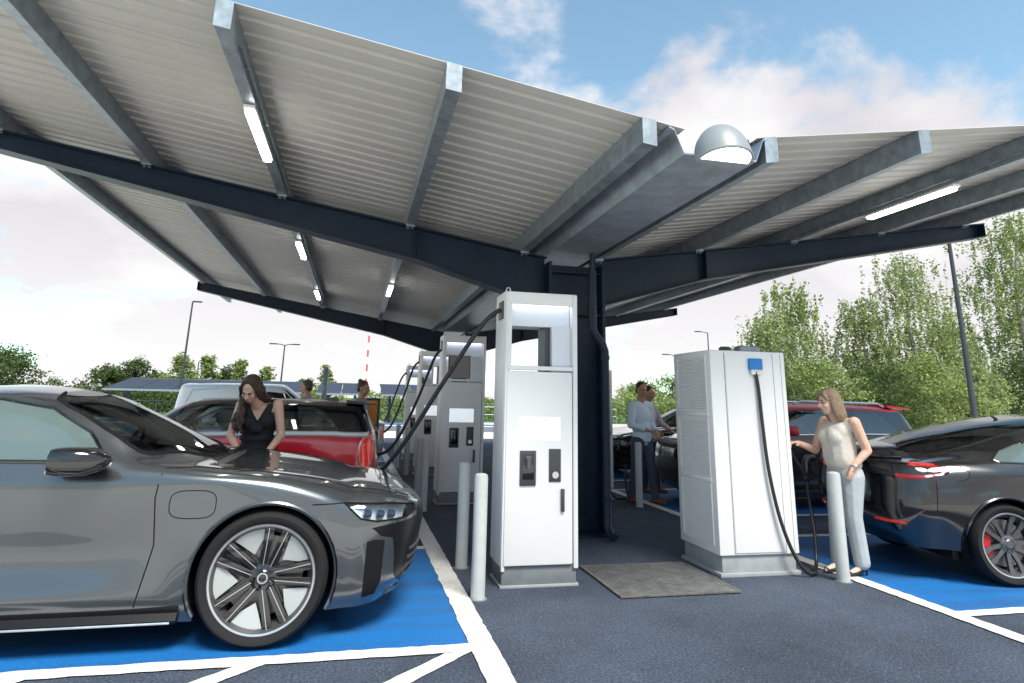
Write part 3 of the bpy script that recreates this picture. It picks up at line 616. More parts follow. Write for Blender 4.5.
class Body:
    """half-shell of a car: s runs along the car and round both ends, t from sill to roof centre"""
    def __init__(self, rows, front, rear, nf=2.8, nr=3.0, crown=.72):
        T = np.array(rows, float); T = T[T[:, 0].argsort()]; self.xs = T[:, 0]; self.T = T[:, 1:]; self.D = pchip_d(self.xs, self.T)
        self.x0, self.x1 = self.xs[0], self.xs[-1]; self.fe = np.array(front, float); self.re = np.array(rear, float); self.nf, self.nr, self.crown = nf, nr, crown
        self.sg = np.linspace(self.x0 - 1, self.x1 + 1, 560); self.tg = np.linspace(0, 7, 190)
        S, Tt = np.meshgrid(self.sg, self.tg, indexing='ij'); self.G = self.S(S.ravel(), Tt.ravel()).reshape(len(self.sg), len(self.tg), 3); self.SS, self.TT = S, Tt
    def S(self, s, t):
        s = np.asarray(s, float); t = np.clip(np.asarray(t, float), 0, 7); sc = np.clip(s, self.x0, self.x1)
        V = np.stack([pchip_eval(self.xs, np.repeat(self.T[:, k:k + 1], 1, 1), self.D[:, k:k + 1], sc) for k in range(self.T.shape[1])])   # 13,N
        zb, yb, zs, ys, zm, ym, zc, yc, zl, yl, zr, yr, zt = V
        y = np.stack([yb, ys, ym, yc, yl, yr, yr * .55, yr * 0]); z = np.stack([zb, zs, zm, zc, zl, zr, zr + (zt - zr) * self.crown, zt])
        x = np.repeat(sc[None], 8, 0)
        for (m, E, n, xa, sg) in ((s > self.x1, self.fe, self.nf, self.x1, 1), (s < self.x0, self.re, self.nr, self.x0, -1)):
            if not m.any(): continue
            ph = np.clip((s[m] - xa) * sg, 0, 1) * math.pi / 2; c = np.cos(ph) ** (2 / n); sn = np.sin(ph) ** (2 / n)
            c = np.where(ph > math.pi / 2 - 1e-6, 0, c)
            x[:, m] = xa + (E[:, 0:1] - xa) * sn[None]; y[:, m] = y[:, m] * c[None]; z[:, m] = z[:, m] + (E[:, 1:2] - z[:, m]) * (np.sin(ph) ** 2)[None]
        P = []
        for Q in (x, y, z): P.append(pchip_eval(KN, Q, pchip_d(KN, Q), t) if Q.shape[1] > 1 else pchip_eval(KN, np.repeat(Q, 2, 1), pchip_d(KN, np.repeat(Q, 2, 1)), np.repeat(t, 2))[:1])
        return np.stack(P, 1)
    def inv(self, kind, pts, off=None):
        ax = {'xz': (0, 2), 'yz': (1, 2), 'yzr': (1, 2), 'xy': (0, 1)}[kind]; out = []
        ok = {'xz': self.TT <= 5.35, 'yz': self.SS > self.x1 - .05, 'yzr': self.SS < self.x0 + .05, 'xy': self.TT >= 3.6}[kind]
        A = self.G[..., ax[0]]; B = self.G[..., ax[1]]
        for (a, b) in pts:
            c = (A - a) ** 2 + (B - b) ** 2; c = np.where(ok, c, 1e9); i, j = np.unravel_index(c.argmin(), c.shape); s, t = self.sg[i], self.tg[j]
            ds = self.sg[1] - self.sg[0]; dt = self.tg[1] - self.tg[0]
            for _ in range(3):
                u, w = np.meshgrid(s + np.linspace(-ds, ds, 9), t + np.linspace(-dt, dt, 9), indexing='ij'); u = np.clip(u.ravel(), self.x0 - 1, self.x1 + 1); w = np.clip(w.ravel(), 0, 7)
                g = self.S(u, w); k = ((g[:, ax[0]] - a) ** 2 + (g[:, ax[1]] - b) ** 2).argmin(); s, t = u[k], w[k]; ds /= 3.5; dt /= 3.5
            out.append((float(s), float(t)))
        return out
    def normal(self, s, t):
        e = 1e-3
        a = self.S(np.clip(s + e, self.x0 - 1, self.x1 + 1), t) - self.S(np.clip(s - e, self.x0 - 1, self.x1 + 1), t); b = self.S(s, np.clip(t + e * 4, 0, 7)) - self.S(s, np.clip(t - e * 4, 0, 7))
        n = np.cross(a, b); l = np.linalg.norm(n, axis=1, keepdims=True); return n / np.maximum(l, 1e-12), l[:, 0]
def dens(p, step, closed=True):
    out = []; n = len(p)
    for i in range(n if closed else n - 1):
        a = np.array(p[i]); b = np.array(p[(i + 1) % n]); k = max(1, int(np.linalg.norm(b - a) / step))
        for j in range(k): out.append(tuple(a + (b - a) * j / k))
    if not closed: out.append(tuple(p[-1]))
    return out
def in_poly(P, poly):
    x, y = P[:, 0], P[:, 1]; r = np.zeros(len(P), bool); n = len(poly); j = n - 1
    for i in range(n):
        xi, yi = poly[i]; xj, yj = poly[j]
        c = ((yi > y) != (yj > y)) & (x < (xj - xi) * (y - yi) / ((yj - yi) if yj != yi else 1e-12) + xi); r ^= c; j = i
    return r
TS = .26
def shell(B, feats, root, paint, step=.05, body_name='body'):
    """feats: list of (kind, polygon, name, material, split) ; kind 'st' means the polygon is already in (s,t)"""
    V = []; E = []; polys = []
    dom = [(B.x0 - 1, 0), (B.x1 + 1, 0), (B.x1 + 1, 7), (B.x0 - 1, 7)]
    def addloop(pl):
        b = len(V); V.extend([(p[0], p[1] * TS) for p in pl]); n = len(pl); E.extend([(b + i, b + (i + 1) % n) for i in range(n)])
    dd = [(p[0], p[1]) for p in dens([(q[0], q[1] * TS) for q in dom], step)]
    b0 = len(V); V.extend(dd); E.extend([(b0 + i, b0 + (i + 1) % len(dd)) for i in range(len(dd))])
    for (kind, poly, name, m, split) in feats:
        if kind == 'st': pl = [(p[0], p[1] / TS) for p in dens([(q[0], q[1] * TS) for q in poly], step)]
        elif kind == 'arch': pl = poly
        else: pl = B.inv(kind, dens(poly, step * .8))
        polys.append(np.array([(p[0], p[1] * TS) for p in pl])); addloop(pl)
    ns = int((B.x1 - B.x0 + 2) / step); nt = int(7 * TS / (step * .8))
    for i in range(1, ns):
        for j in range(1, nt): V.append((B.x0 - 1 + (B.x1 - B.x0 + 2) * (i + (.25 if j % 2 else -.25)) / ns, 7 * TS * j / nt))
    r = delaunay_2d_cdt([Vector(v) for v in V], E, [], 0, 1e-5)
    v2 = np.array([(p[0], p[1]) for p in r[0]]); F = np.array([f for f in r[2] if len(f) == 3], int)
    cen = v2[F].mean(axis=1); lab = np.full(len(F), -1)
    for k, pl in enumerate(polys): lab[in_poly(cen, pl)] = k
    s, t = v2[:, 0], v2[:, 1] / TS; P = B.S(s, t); Nn, ln = B.normal(s, t)
    a = P[F]; fn = np.cross(a[:, 1] - a[:, 0], a[:, 2] - a[:, 0])
    # outward: y>0 side
    flip = (np.einsum('ij,ij->i', fn, Nn[F].mean(axis=1)) < 0)
    orient = 1.0
    mid = B.S(np.array([(B.x0 + B.x1) / 2.]), np.array([2.2])); mn = B.normal(np.array([(B.x0 + B.x1) / 2.] * 2), np.array([2.2] * 2))[0][0]
    if mn[1] < 0: Nn = -Nn; flip = ~flip
    F = F.copy(); F[flip] = F[flip][:, ::-1]
    area = np.linalg.norm(fn, axis=1)
    def mk(name, sel, m, sides):
        sel = sel & (area > 1e-9)
        if not sel.any(): return None
        Fs = F[sel]; used, invx = np.unique(Fs, return_inverse=True); Fl = invx.reshape(-1, 3); Pl = P[used]; Nl = Nn[used].copy(); lw = ln[used]
        vs = []; fs = []; nn = []
        for sd in sides:
            b = len(vs); vs += [(p[0], p[1] * sd, p[2]) for p in Pl]; nn += [(q[0], q[1] * sd, q[2]) for q in Nl]; fs += [[b + q for q in (f if sd > 0 else f[::-1])] for f in Fl]
        me = bpy.data.meshes.new(name); me.from_pydata(vs, [], fs); me.shade_smooth()
        base = [tuple(v.normal) for v in me.vertices]; lw2 = list(lw) * len(sides)
        me.normals_split_custom_set_from_vertices([n if l > 1e-7 else q for n, q, l in zip(nn, base, lw2)])
        return link(name, me, m, root)
    made = {}
    body = mk(body_name, lab == -1, paint, (1, -1))
    for k, (kind, poly, name, m, split) in enumerate(feats):
        if name is None: continue
        if split: made.setdefault(name, []).append([mk(name, lab == k, m, (-1,)), mk(name, lab == k, m, (1,))])
        else: made.setdefault(name, []).append([mk(name, lab == k, m, (1, -1))])
    return body, made
def arch_poly(B, cx_, cz, r):
    pts = []
    for i in range(0, 49):
        a = math.pi * (-.18 + 1.36 * i / 48); x, z = cx_ + r * math.cos(a), cz + r * math.sin(a)
        zb = float(B.S(np.array([x, x]), np.array([0., 0.]))[0, 2])
        if z > zb + .012: pts.append((x, z))
    st = B.inv('xz', pts); return [(st[0][0], 0.0)] + st + [(st[-1][0], 0.0)], st
def surf_line(B, name, lines, r, m, root, sides=(1, -1), off=0.0):
    for ln in lines:
        ln = np.array(ln); P = B.S(ln[:, 0], ln[:, 1])
        if off: P = P + B.normal(ln[:, 0], ln[:, 1])[0] * off
        for sd in sides:
            b = MB(); b.tube([(p[0], p[1] * sd, p[2]) for p in P], r, 6); b.build(name, m, root)
def wheel(style, Rw, W, rim, name='wheel'):
    """wheel with its outer face towards -Y, centre at the origin"""
    w = empty(name); h = W / 2
    t = MB(); s = Rw - rim
    t.lathe([(rim, -h * .86), (rim + s * .25, -h * 1.0), (rim + s * .6, -h * 1.03), (Rw - .02, -h * .93), (Rw - .004, -h * .72), (Rw, -h * .35), (Rw, h * .35), (Rw - .004, h * .72), (Rw - .02, h * .93), (rim + s * .4, h), (rim, h * .86)], 72, 'Y')
    for q in (-.38, 0, .38): t.lathe([(Rw + .001, h * q - .006), (Rw - .006, h * q - .004), (Rw - .006, h * q + .004), (Rw + .001, h * q + .006)], 48, 'Y')
    t.build('tyre', TYRE, w)
    b = MB(); b.lathe([(rim + .004, -h * .88), (rim + .002, -h * .92), (rim - .016, -h * .90), (rim - .02, -h * .80), (rim - .045, -h * .55), (rim - .05, h * .7), (rim, h * .86)], 64, 'Y')
    b.build('rim_barrel', ALUG, w)
    d = MB(); d.lathe([(.0, -.01), (rim * .74, -.01), (rim * .74, .012), (0, .012)], 40, 'Y'); d.build('brake_disc', DISC, w)
    bk = MB(); bk.lathe([(0, .05), (rim - .05, .05)], 40, 'Y'); bk.build('back_plate', MATTE, w)
    c = MB(); a0 = R(150)
    for i in range(7):
        a = a0 + R(8 * i); 
    c.lathe([(rim * .55, -.055), (rim * .83, -.055), (rim * .83, .03), (rim * .55, .03)], 6, 'Y', None, 0, True) if False else None
    n = 10; vs = []; fs = []
    for i in range(n + 1):
        a = R(148) + R(64) * i / n
        for (rr, yy) in ((rim * .55, -.05), (rim * .85, -.05), (rim * .85, .03), (rim * .55, .03)): vs.append((rr * math.cos(a), yy, rr * math.sin(a)))
    for i in range(n):
        for k in range(4): l = (k + 1) % 4; fs.append([i * 4 + k, i * 4 + l, i * 4 + 4 + l, i * 4 + 4 + k])
    fs += [[0, 1, 2, 3], [n * 4, n * 4 + 3, n * 4 + 2, n * 4 + 1]]
    c.add(vs, fs); c.build('brake_caliper', REDC if style in ('spoke',) else DARK, w)
    fy = -h * .80
    def bar(mb, a1, r1, a2, r2, wd1, wd2, y1, y2, th):
        p = Vector((r1 * math.cos(a1), 0, r1 * math.sin(a1))); q = Vector((r2 * math.cos(a2), 0, r2 * math.sin(a2))); dr = (q - p).normalized(); nn = Vector((-dr.z, 0, dr.x))
        vs = []
        for (c0, w0, y0) in ((p, wd1, y1), (q, wd2, y2)):
            for (sg, dy) in ((-1, 0), (1, 0), (1, th), (-1, th)): vs.append(c0 + nn * sg * w0 / 2 + Vector((0, y0 + dy, 0)))
        mb.add(vs, [[0, 1, 2, 3], [4, 7, 6, 5], [0, 4, 5, 1], [1, 5, 6, 2], [2, 6, 7, 3], [3, 7, 4, 0]])
    sp = MB(); ed = MB(); bl = MB()
    if style == 'blade':
        for k in range(5):
            a = R(76 + 72 * k)
            for sg in (-1, 1):
                bar(sp, a + sg * .34, rim * .20, a + sg * .175, rim * .965, .040, .050, fy + .028, fy + .004, .035)
                bar(ed, a + sg * .34, rim * .21, a + sg * .195, rim * .962, .0045, .0045, fy + .0255, fy + .0015, .004)
                bar(sp, a + sg * .6, rim * .2, a + sg * .32, rim * .62, .03, .02, fy + .05, fy + .04, .03)
            # aero blade between the pairs
            ac = a + R(36); m = 12; outer = [(rim * .972 * math.cos(ac + R(-20 + 40 * i / m)), rim * .972 * math.sin(ac + R(-20 + 40 * i / m))) for i in range(m + 1)]
            inner = [(rim * .72 * math.cos(ac + R(15)), rim * .72 * math.sin(ac + R(15))), (rim * .46 * math.cos(ac + R(3)), rim * .46 * math.sin(ac + R(3))), (rim * .70 * math.cos(ac - R(17)), rim * .70 * math.sin(ac - R(17)))]
            pl = outer + inner; vs = [(p[0], fy + .008, p[1]) for p in outer] + [(p[0], fy + .03, p[1]) for p in inner]; n = len(vs)
            bl = MB(); bl.add(vs + [(v[0], v[1] + .012, v[2]) for v in vs], [list(range(n)), [n + i for i in range(n)][::-1]] + [[i, (i + 1) % n, n + (i + 1) % n, n + i] for i in range(n)]); bl.build('aero_blade', ALUW, w)
        sp.build('spokes', BLACKG, w); ed.build('spoke_edges', ALU, w)
    elif style == 'spoke':
        for k in range(10):
            a = R(36 * k + 10); g = .11 if k % 2 else -.11
            bar(sp, a, rim * .16, a + g * .4, rim * .6, .040, .030, fy + .035, fy + .02, .03); bar(sp, a + g * .4, rim * .6, a + g, rim * .96, .030, .050, fy + .02, fy + .004, .025)
        sp.build('spokes', ALUG, w)
    else:
        for k in range(5):
            a = R(72 * k + 90)
            for sg in (-1, 1): bar(sp, a + sg * .22, rim * .18, a + sg * .20, rim * .96, .030, .038, fy + .03, fy + .004, .03)
        sp.build('spokes', ALU, w)
    hb = MB(); hb.lathe([(0, fy + .012), (rim * .12, fy + .012), (rim * .15, fy + .02), (rim * .27, fy + .028), (rim * .28, fy + .07), (0, fy + .07)], 30, 'Y')
    for k in range(5): a = R(72 * k + 40); hb.cyl((rim * .2 * math.cos(a), fy + .026, rim * .2 * math.sin(a)), (rim * .2 * math.cos(a), fy + .014, rim * .2 * math.sin(a)), .010, n=8)
    hb.build('hub', BLACKG if style == 'blade' else ALUG, w)
    lp = MB(); lp.lathe([(rim + .001, -h * .885), (rim - .002, -h * .925), (rim - .012, -h * .905)], 72, 'Y'); lp.build('rim_lip', ALU, w)
    if style == 'blade':
        r2 = MB(); r2.lathe([(rim * .10, fy + .0115), (rim * .10, fy + .007), (rim * .075, fy + .007), (rim * .075, fy + .0115)], 24, 'Y'); r2.build('hub_ring', ALU, w)
    return w
def put_wheels(root, proto, axles, hw, Rw, first=True):
    for i, xa in enumerate(axles):
        for sd in (-1, 1):
            w = proto if (i == 0 and sd == -1) else copy_tree(proto)
            w.parent = root; w.location = (xa, sd * hw, Rw); w.rotation_euler = (0, rnd.uniform(-.3, .3) if i or sd > 0 else 0, 0 if sd < 0 else math.pi)
def wells_and_floor(root, B, axles, ra, hw, Rw, zb=.17, tub=True, half=.83):
    for xa in axles:
        for sd in (-1, 1):
            b = MB(); n = 20; vs = []; fs = []
            for i in range(n + 1):
                a = math.pi * (-.12 + 1.24 * i / n)
                for y in (sd * (hw + .115), sd * .50): vs.append((xa + (ra + .012) * math.cos(a), y, Rw + (ra + .012) * math.sin(a)))
            for i in range(n): fs.append([2 * i, 2 * i + 1, 2 * i + 3, 2 * i + 2])
            fs.append([2 * i + 1 for i in range(n + 1)])
            b.add(vs, fs); b.build('wheel_well', MATTE, root)
    f = MB(); x0, x1 = B.x0 + .10, B.x1 + .02
    cuts = sorted([x0, x1] + [xa + q for xa in axles for q in (-ra - .02, ra + .02)])
    cuts = [c for c in cuts if x0 <= c <= x1]
    for i in range(len(cuts) - 1):
        mid = (cuts[i] + cuts[i + 1]) / 2; wy = .49 if any(abs(mid - xa) < ra for xa in axles) else half
        f.bb((cuts[i], -wy, zb - .01), (cuts[i + 1], wy, zb + .10))
    f.build('underbody', MATTE, root)
def interior(root, seats, dash, zfl, col=INT, half=.70):
    for (x, y) in seats:
        s = MB(); s.box((x, y, zfl + .26), (.50, .48, .16), .05); s.box((x - .30, y, zfl + .58), (.14, .46, .62), .05, (0, R(-16), 0)); s.box((x - .415, y, zfl + .97), (.09, .26, .18), .035, (0, R(-12), 0))
        for q in (-.06, .06): s.cyl((x - .39, y + q, zfl + .85), (x - .41, y + q, zfl + .92), .008, n=8)
        s.build('seat', col, root)
    if dash:
        x, z, ys = dash; d = MB(); d.box((x, 0, z - .10), (.48, half * 2, .16), .05); d.box((x + .22, 0, z - .07), (.5, half * 1.96, .08), .03); d.build('dashboard', col, root)
        w = MB(); M = Matrix.Translation((x - .36, ys, z - .02)) @ Euler((0, R(-65), 0)).to_matrix().to_4x4()
        w.lathe([(.18 + .014 * math.cos(2 * math.pi * i / 8), .014 * math.sin(2 * math.pi * i / 8)) for i in range(8)], 32, 'Z', M, 0, True)
        w.cyl((x - .34, ys, z - .03), (x - .15, ys, z - .06), .03, n=10); w.box((x - .355, ys, z - .02), (.03, .3, .04), .01, (0, R(25), 0)); w.build('steering_wheel', MATTE, root)
def mirror(root, x, y, z, sd, m, s=1.0):
    b = MB(); vs = []; fs = []; n, k = 12, 20
    prof = [(0, 0), (.02, .42), (.06, .72), (.12, .93), (.2, 1.0), (.26, .97), (.285, .90)]
    # housing, long axis across the car
    for (u, r) in prof:
        for i in range(k):
            a = 2 * math.pi * i / k; c, q = math.cos(a), math.sin(a)
            e = .55
            yy = .125 * r * (abs(c) ** e) * (1 if c > 0 else -1); zz = .078 * r * (abs(q) ** e) * (1 if q > 0 else -1)
            vs.append((x + (.145 - u) * s, y + sd * (.13 + 0) * s + yy * s, z + zz * s + (.004 * c * sd)))
    for j in range(len(prof) - 1):
        for i in range(k): l = (i + 1) % k; fs.append([j * k + i, j * k + l, (j + 1) * k + l, (j + 1) * k + i])
    fs.append([(len(prof) - 1) * k + i for i in range(k)])
    b.add(vs, fs); h = b.build('wing_mirror', m, root, 50)
    st = MB(); st.tube([(x + .03 * s, y + sd * .06 * s, z - .05 * s), (x + .02 * s, y - sd * .02, z - .085 * s), (x + .02 * s, y - sd * .09 * s, z - .09 * s)], [.035 * s, .03 * s, .028 * s], 10); st.build('mirror_stalk', MATTE, h)
    g = MB(); g.box((x - .142 * s, y + sd * .13 * s, z), (.004, .20 * s, .115 * s), .0015); g.build('mirror_glass', MATS['mirror_glass'], h)
mat('mirror_glass', (.85, .88, .9), rough=.03, metal=1.)
def rects_st(s0, s1, t0, t1): return [(s0, t0), (s1, t0), (s1, t1), (s0, t1)]
# ---- the grey sports saloon ------------------------------------------------
#      x     zb   yb    zs   ys    zm   ym    zc   yc    zl   yl    zr    yr    zt
SPORT = [(-3.75, .24, .84, .40, .90, .64, .93, .86, .90, .96, .80, 1.00, .58, 1.04),
         (-3.35, .20, .88, .36, .93, .62, .965, .88, .955, .985, .86, 1.07, .62, 1.13),
         (-2.90, .17, .90, .34, .945, .62, .98, .90, .975, 1.00, .885, 1.19, .63, 1.27),
         (-2.30, .15, .90, .30, .96, .53, .925, .86, .945, .995, .885, 1.315, .625, 1.385),
         (-1.70, .145, .90, .285, .965, .50, .912, .84, .935, .99, .885, 1.362, .61, 1.418),
         (-1.30, .145, .90, .285, .965, .50, .912, .84, .935, .985, .885, 1.285, .645, 1.375),
         (-1.00, .145, .90, .285, .965, .50, .918, .84, .94, .98, .888, 1.135, .70, 1.26),
         (-.72, .145, .90, .285, .962, .53, .93, .86, .95, .965, .892, .995, .775, 1.125),
         (-.40, .145, .90, .28, .945, .58, .958, .875, .96, .94, .90, .955, .745, .945),
         (.0, .15, .90, .28, .94, .62, .968, .84, .955, .905, .885, .915, .68, .903),
         (.30, .16, .88, .28, .92, .60, .945, .76, .93, .845, .84, .868, .62, .862),
         (.46, .165, .85, .28, .895, .56, .91, .70, .895, .795, .795, .83, .57, .84)]
SPF = [(.80, .175), (.90, .26), (.965, .46), (.985, .585), (.965, .665), (.945, .685), (.935, .695), (.93, .70)]
SPR = [(-3.92, .26), (-4.02, .42), (-4.06, .64), (-4.05, .84), (-4.06, .95), (-4.06, .99), (-4.055, 1.0), (-4.05, 1.0)]
def sport_car(name, label, paint, loc, rz, group=None, hero=True, sty='blade', step=.045, glass=None, scale=1.04):
    root = thing(name, label, 'car', loc, rz, group); root.scale = (scale,) * 3; B = Body(SPORT, SPF, SPR, 2.3, 3.0)
    gs = glass or GLS; Rw = .362; ra = .405
    a1, l1 = arch_poly(B, 0, Rw, ra); a2, l2 = arch_poly(B, -2.9, Rw, ra)
    win1 = [(-.915, .985), (-1.08, 1.145), (-1.32, 1.275), (-1.60, 1.325), (-1.66, 1.328), (-1.70, 1.0), (-1.70, .995)]
    win2 = [(-1.77, .995), (-1.74, 1.329), (-2.05, 1.318), (-2.45, 1.255), (-2.86, 1.12), (-3.02, 1.03), (-2.98, 1.005)]
    ws = [(-.42, 7), (-.47, 6.4), (-.56, 5.9), (-.73, 5.25), (-.80, 5.14), (-1.0, 5.12), (-1.27, 5.14), (-1.36, 5.35), (-1.40, 6), (-1.41, 7)]
    rw = [(-3.52, 7), (-3.50, 6), (-3.40, 5.3), (-3.0, 5.14), (-2.55, 5.14), (-2.36, 5.3), (-2.30, 6), (-2.28, 7)]
    hl = [(.425, .752), (.53, .662), (.63, .642), (.82, .642), (.885, .662), (.875, .70), (.72, .735)]
    grille = [(0, .235), (.56, .235), (.66, .30), (.70, .44), (.745, .53), (.80, .60), (.72, .655), (.36, .672), (0, .675)]
    feats = [('arch', a1, None, None, False), ('arch', a2, None, None, False),
             ('xz', win1, 'side_window', gs, True), ('xz', win2, 'side_window', gs, True), ('st', ws, 'windscreen', GLW, False), ('st', rw, 'rear_window', GLD, False),
             ('st', B.inv('xz', [(.895, .626), (.80, .620), (.60, .606), (.66, .555), (.735, .535), (.755, .31), (.80, .235), (.90, .235)]) + [(B.x1 + 1, 1.0), (B.x1 + 1, 4.35), (B.x1 + .72, 4.32)], 'grille', FASC, False), ('xz', hl, 'headlight', GLL, True)]
    feats.append(('xz', [(.575, .53), (.62, .54), (.685, .53), (.675, .30), (.64, .225), (.565, .215)], 'air_vent', MATTE, True))
    feats.append(('yzr', [(0, .80), (.80, .80), (.80, .87), (0, .87)], 'tail_light', TAILR, False))
    feats.append(('yzr', [(0, .25), (.70, .25), (.62, .40), (0, .42)], 'diffuser', BLACK, False))
    body, made = shell(B, feats, root, paint, step)
    # frames and gaps
    xz = lambda pts, st=.05: B.inv('xz', dens(pts, st, False))
    surf_line(B, 'window_trim', [xz(win1 + win1[:1]), xz(win2 + win2[:1])], .011, BLACKG, root)
    surf_line(B, 'headlight_trim', [xz(hl + hl[:1], .03)], .006, MATTE, root)
    surf_line(B, 'windscreen_seal', [[(p[0], p[1]) for p in dens(ws[1:-1], .1, False)]], .012, MATTE, root)
    gl = [xz([(-.61, .93), (-.625, .80), (-.60, .55), (-.655, .24)]), xz([(-1.745, .98), (-1.74, .6), (-1.72, .25)]), xz([(-2.72, .98), (-2.80, .86)]),
          [(p[0], p[1]) for p in dens([(-.60, 4.0), (-.45, 4.62), (-.1, 4.72), (.3, 4.62), (.46, 4.5), (.75, 4.35), (1.0, 4.6)], .08, False)],
          xz([(.43, .75), (.18, .765), (.0, .772)]) if False else xz([(.43, .752), (.24, .752)])]
    surf_line(B, 'panel_gap', gl, .0038, MATTE, root)
    fc = [(-.40 + .125 * math.copysign(abs(math.cos(a)) ** .6, math.cos(a)) - .02, .765 + .075 * math.copysign(abs(math.sin(a)) ** .6, math.sin(a))) for a in np.linspace(0, 2 * math.pi, 36)]
    surf_line(B, 'charge_flap_gap', [B.inv('xz', fc)], .0028, MATTE, root)
    surf_line(B, 'arch_lip', [[q for q in l] for l in (l1, l2)], .013, paint, root, off=-.004)
    # sill blade
    for sd in (-1, 1):
        m = MB(); m.prism([(.885, .140), (.955, .150), (.968, .17), (.945, .205), (.955, .225), (.90, .235)], -2.47, -.43, 'X')
        for i, v in enumerate(m.v): m.v[i] = (v[0], v[1] * sd, v[2])
        m.build('side_skirt', FASC, root)
        m = MB(); m.tube([(-2.44, .964 * sd, .158), (-1.5, .966 * sd, .158), (-.46, .964 * sd, .158)], .006, 6); m.build('skirt_trim', GALVD, root)
    # lamp internals behind the lens
    for sd in (-1, 1):
        P = B.S(*np.array(B.inv('xz', [(.60, .69), (.68, .682), (.75, .675)])).T)
        for p in P: b = MB(); b.box((p[0] - .03, (p[1] - .028) * sd, p[2] - .006), (.05, .05, .04), .012); b.build('lamp_projector', HLB, root)
        P = B.S(*np.array(B.inv('xz', dens([(.43, .752), (.54, .66), (.64, .628), (.83, .63)], .05, False))).T); Q = B.S(*np.array(B.inv('xz', dens([(.44, .765), (.6, .762), (.74, .742), (.86, .70)], .05, False))).T)
        b = MB(); n = min(len(P), len(Q)); vs = []
        for i in range(n):
            for W_ in (P, Q): w = W_[int(i * (len(W_) - 1) / (n - 1))]; vs.append((w[0] - .035, (w[1] - .035) * sd, w[2]))
        b.add(vs, [[2 * i, 2 * i + 1, 2 * i + 3, 2 * i + 2] for i in range(n - 1)]); b.build('lamp_bowl', HLM, root)
    # grille mesh bars
    for zz in (.28, .33, .38, .43):
        st = B.inv('yz', [(y, zz) for y in np.linspace(.02, .60, 8)]); P = B.S(*np.array(st).T)
        b = MB(); b.tube([(p[0] + .006, p[1], p[2]) for p in P][::-1] + [(p[0] + .006, -p[1], p[2]) for p in P], .009, 6); b.build('grille_bar', DARK, root)
    P = B.S(*np.array(B.inv('yz', [(.02, .20), (.25, .20), (.45, .205), (.62, .21), (.72, .215)])).T)
    b = MB(); b.tube([(p[0], p[1], p[2]) for p in P][::-1] + [(p[0], -p[1], p[2]) for p in P], .020, 8); b.build('front_splitter', PGREY, root)
    for sd in (-1, 1):
        mirror(root, -1.00, .885 * sd, 1.005, sd, BLACKG if hero else paint)
        k = MB(); k.bb((-1.68, .93 * sd, .80), (-1.50, .965 * sd, .825), .008); k.build('door_handle', paint, root)
    wells_and_floor(root, B, (0, -2.9), ra, .845, Rw)
    interior(root, [(-1.62, .38), (-1.62, -.38), (-2.5, .36), (-2.5, -.36)], (-.82, .98, .38), .24)
    if hero:
        for (xa, ya, xb, yb) in ((-.47, -.1, -.74, -.60),):
            sa = B.S(*np.array(B.inv('xy', [(xa, abs(ya)), (xb, abs(yb))])).T); wi = MB(); wi.tube([(sa[0][0], ya, sa[0][2] + .02), (sa[1][0], yb, sa[1][2] + .02)], .009, 6); wi.build('wiper', MATTE, root)
    pr = wheel(sty, Rw, .265, .292); put_wheels(root, pr, (0, -2.9), .85, Rw); return root, B
hero, HB = sport_car('sports_saloon', 'dark grey metallic sports saloon with black and silver bladed wheels, plugged in at the front', PGREY, (-.465, 5.575, 0.006), 0, scale=1.06)
# ---- the black electric saloon on the right --------------------------------
ESAL = [(-3.42, .27, .78, .42, .83, .62, .89, .84, .86, .975, .78, 1.01, .60, 1.14),
        (-3.10, .25, .84, .38, .90, .62, .93, .86, .90, 1.00, .82, 1.075, .60, 1.23),
        (-2.86, .22, .86, .34, .91, .62, .935, .88, .905, .995, .84, 1.14, .60, 1.285),
        (-2.40, .18, .86, .32, .90, .60, .91, .86, .90, .975, .86, 1.27, .60, 1.375),
        (-1.80, .17, .86, .30, .90, .56, .90, .83, .905, .955, .865, 1.36, .60, 1.44),
        (-1.20, .17, .86, .30, .90, .56, .90, .83, .91, .945, .87, 1.34, .62, 1.425),
        (-.70, .17, .86, .30, .90, .56, .90, .83, .91, .93, .87, 1.16, .69, 1.28),
        (-.30, .17, .86, .30, .90, .60, .915, .83, .91, .915, .865, .985, .75, 1.09),
        (.0, .18, .86, .30, .90, .62, .92, .82, .91, .895, .85, .935, .68, .95),
        (.35, .19, .82, .32, .87, .58, .89, .74, .87, .81, .79, .85, .58, .87)]
ESF = [(.68, .20), (.78, .30), (.83, .48), (.83, .60), (.82, .66), (.80, .70), (.79, .715), (.78, .72)]
ESR = [(-3.68, .27), (-3.79, .40), (-3.85, .60), (-3.82, .82), (-3.83, .94), (-3.845, 1.015), (-3.84, 1.035), (-3.84, 1.04)]
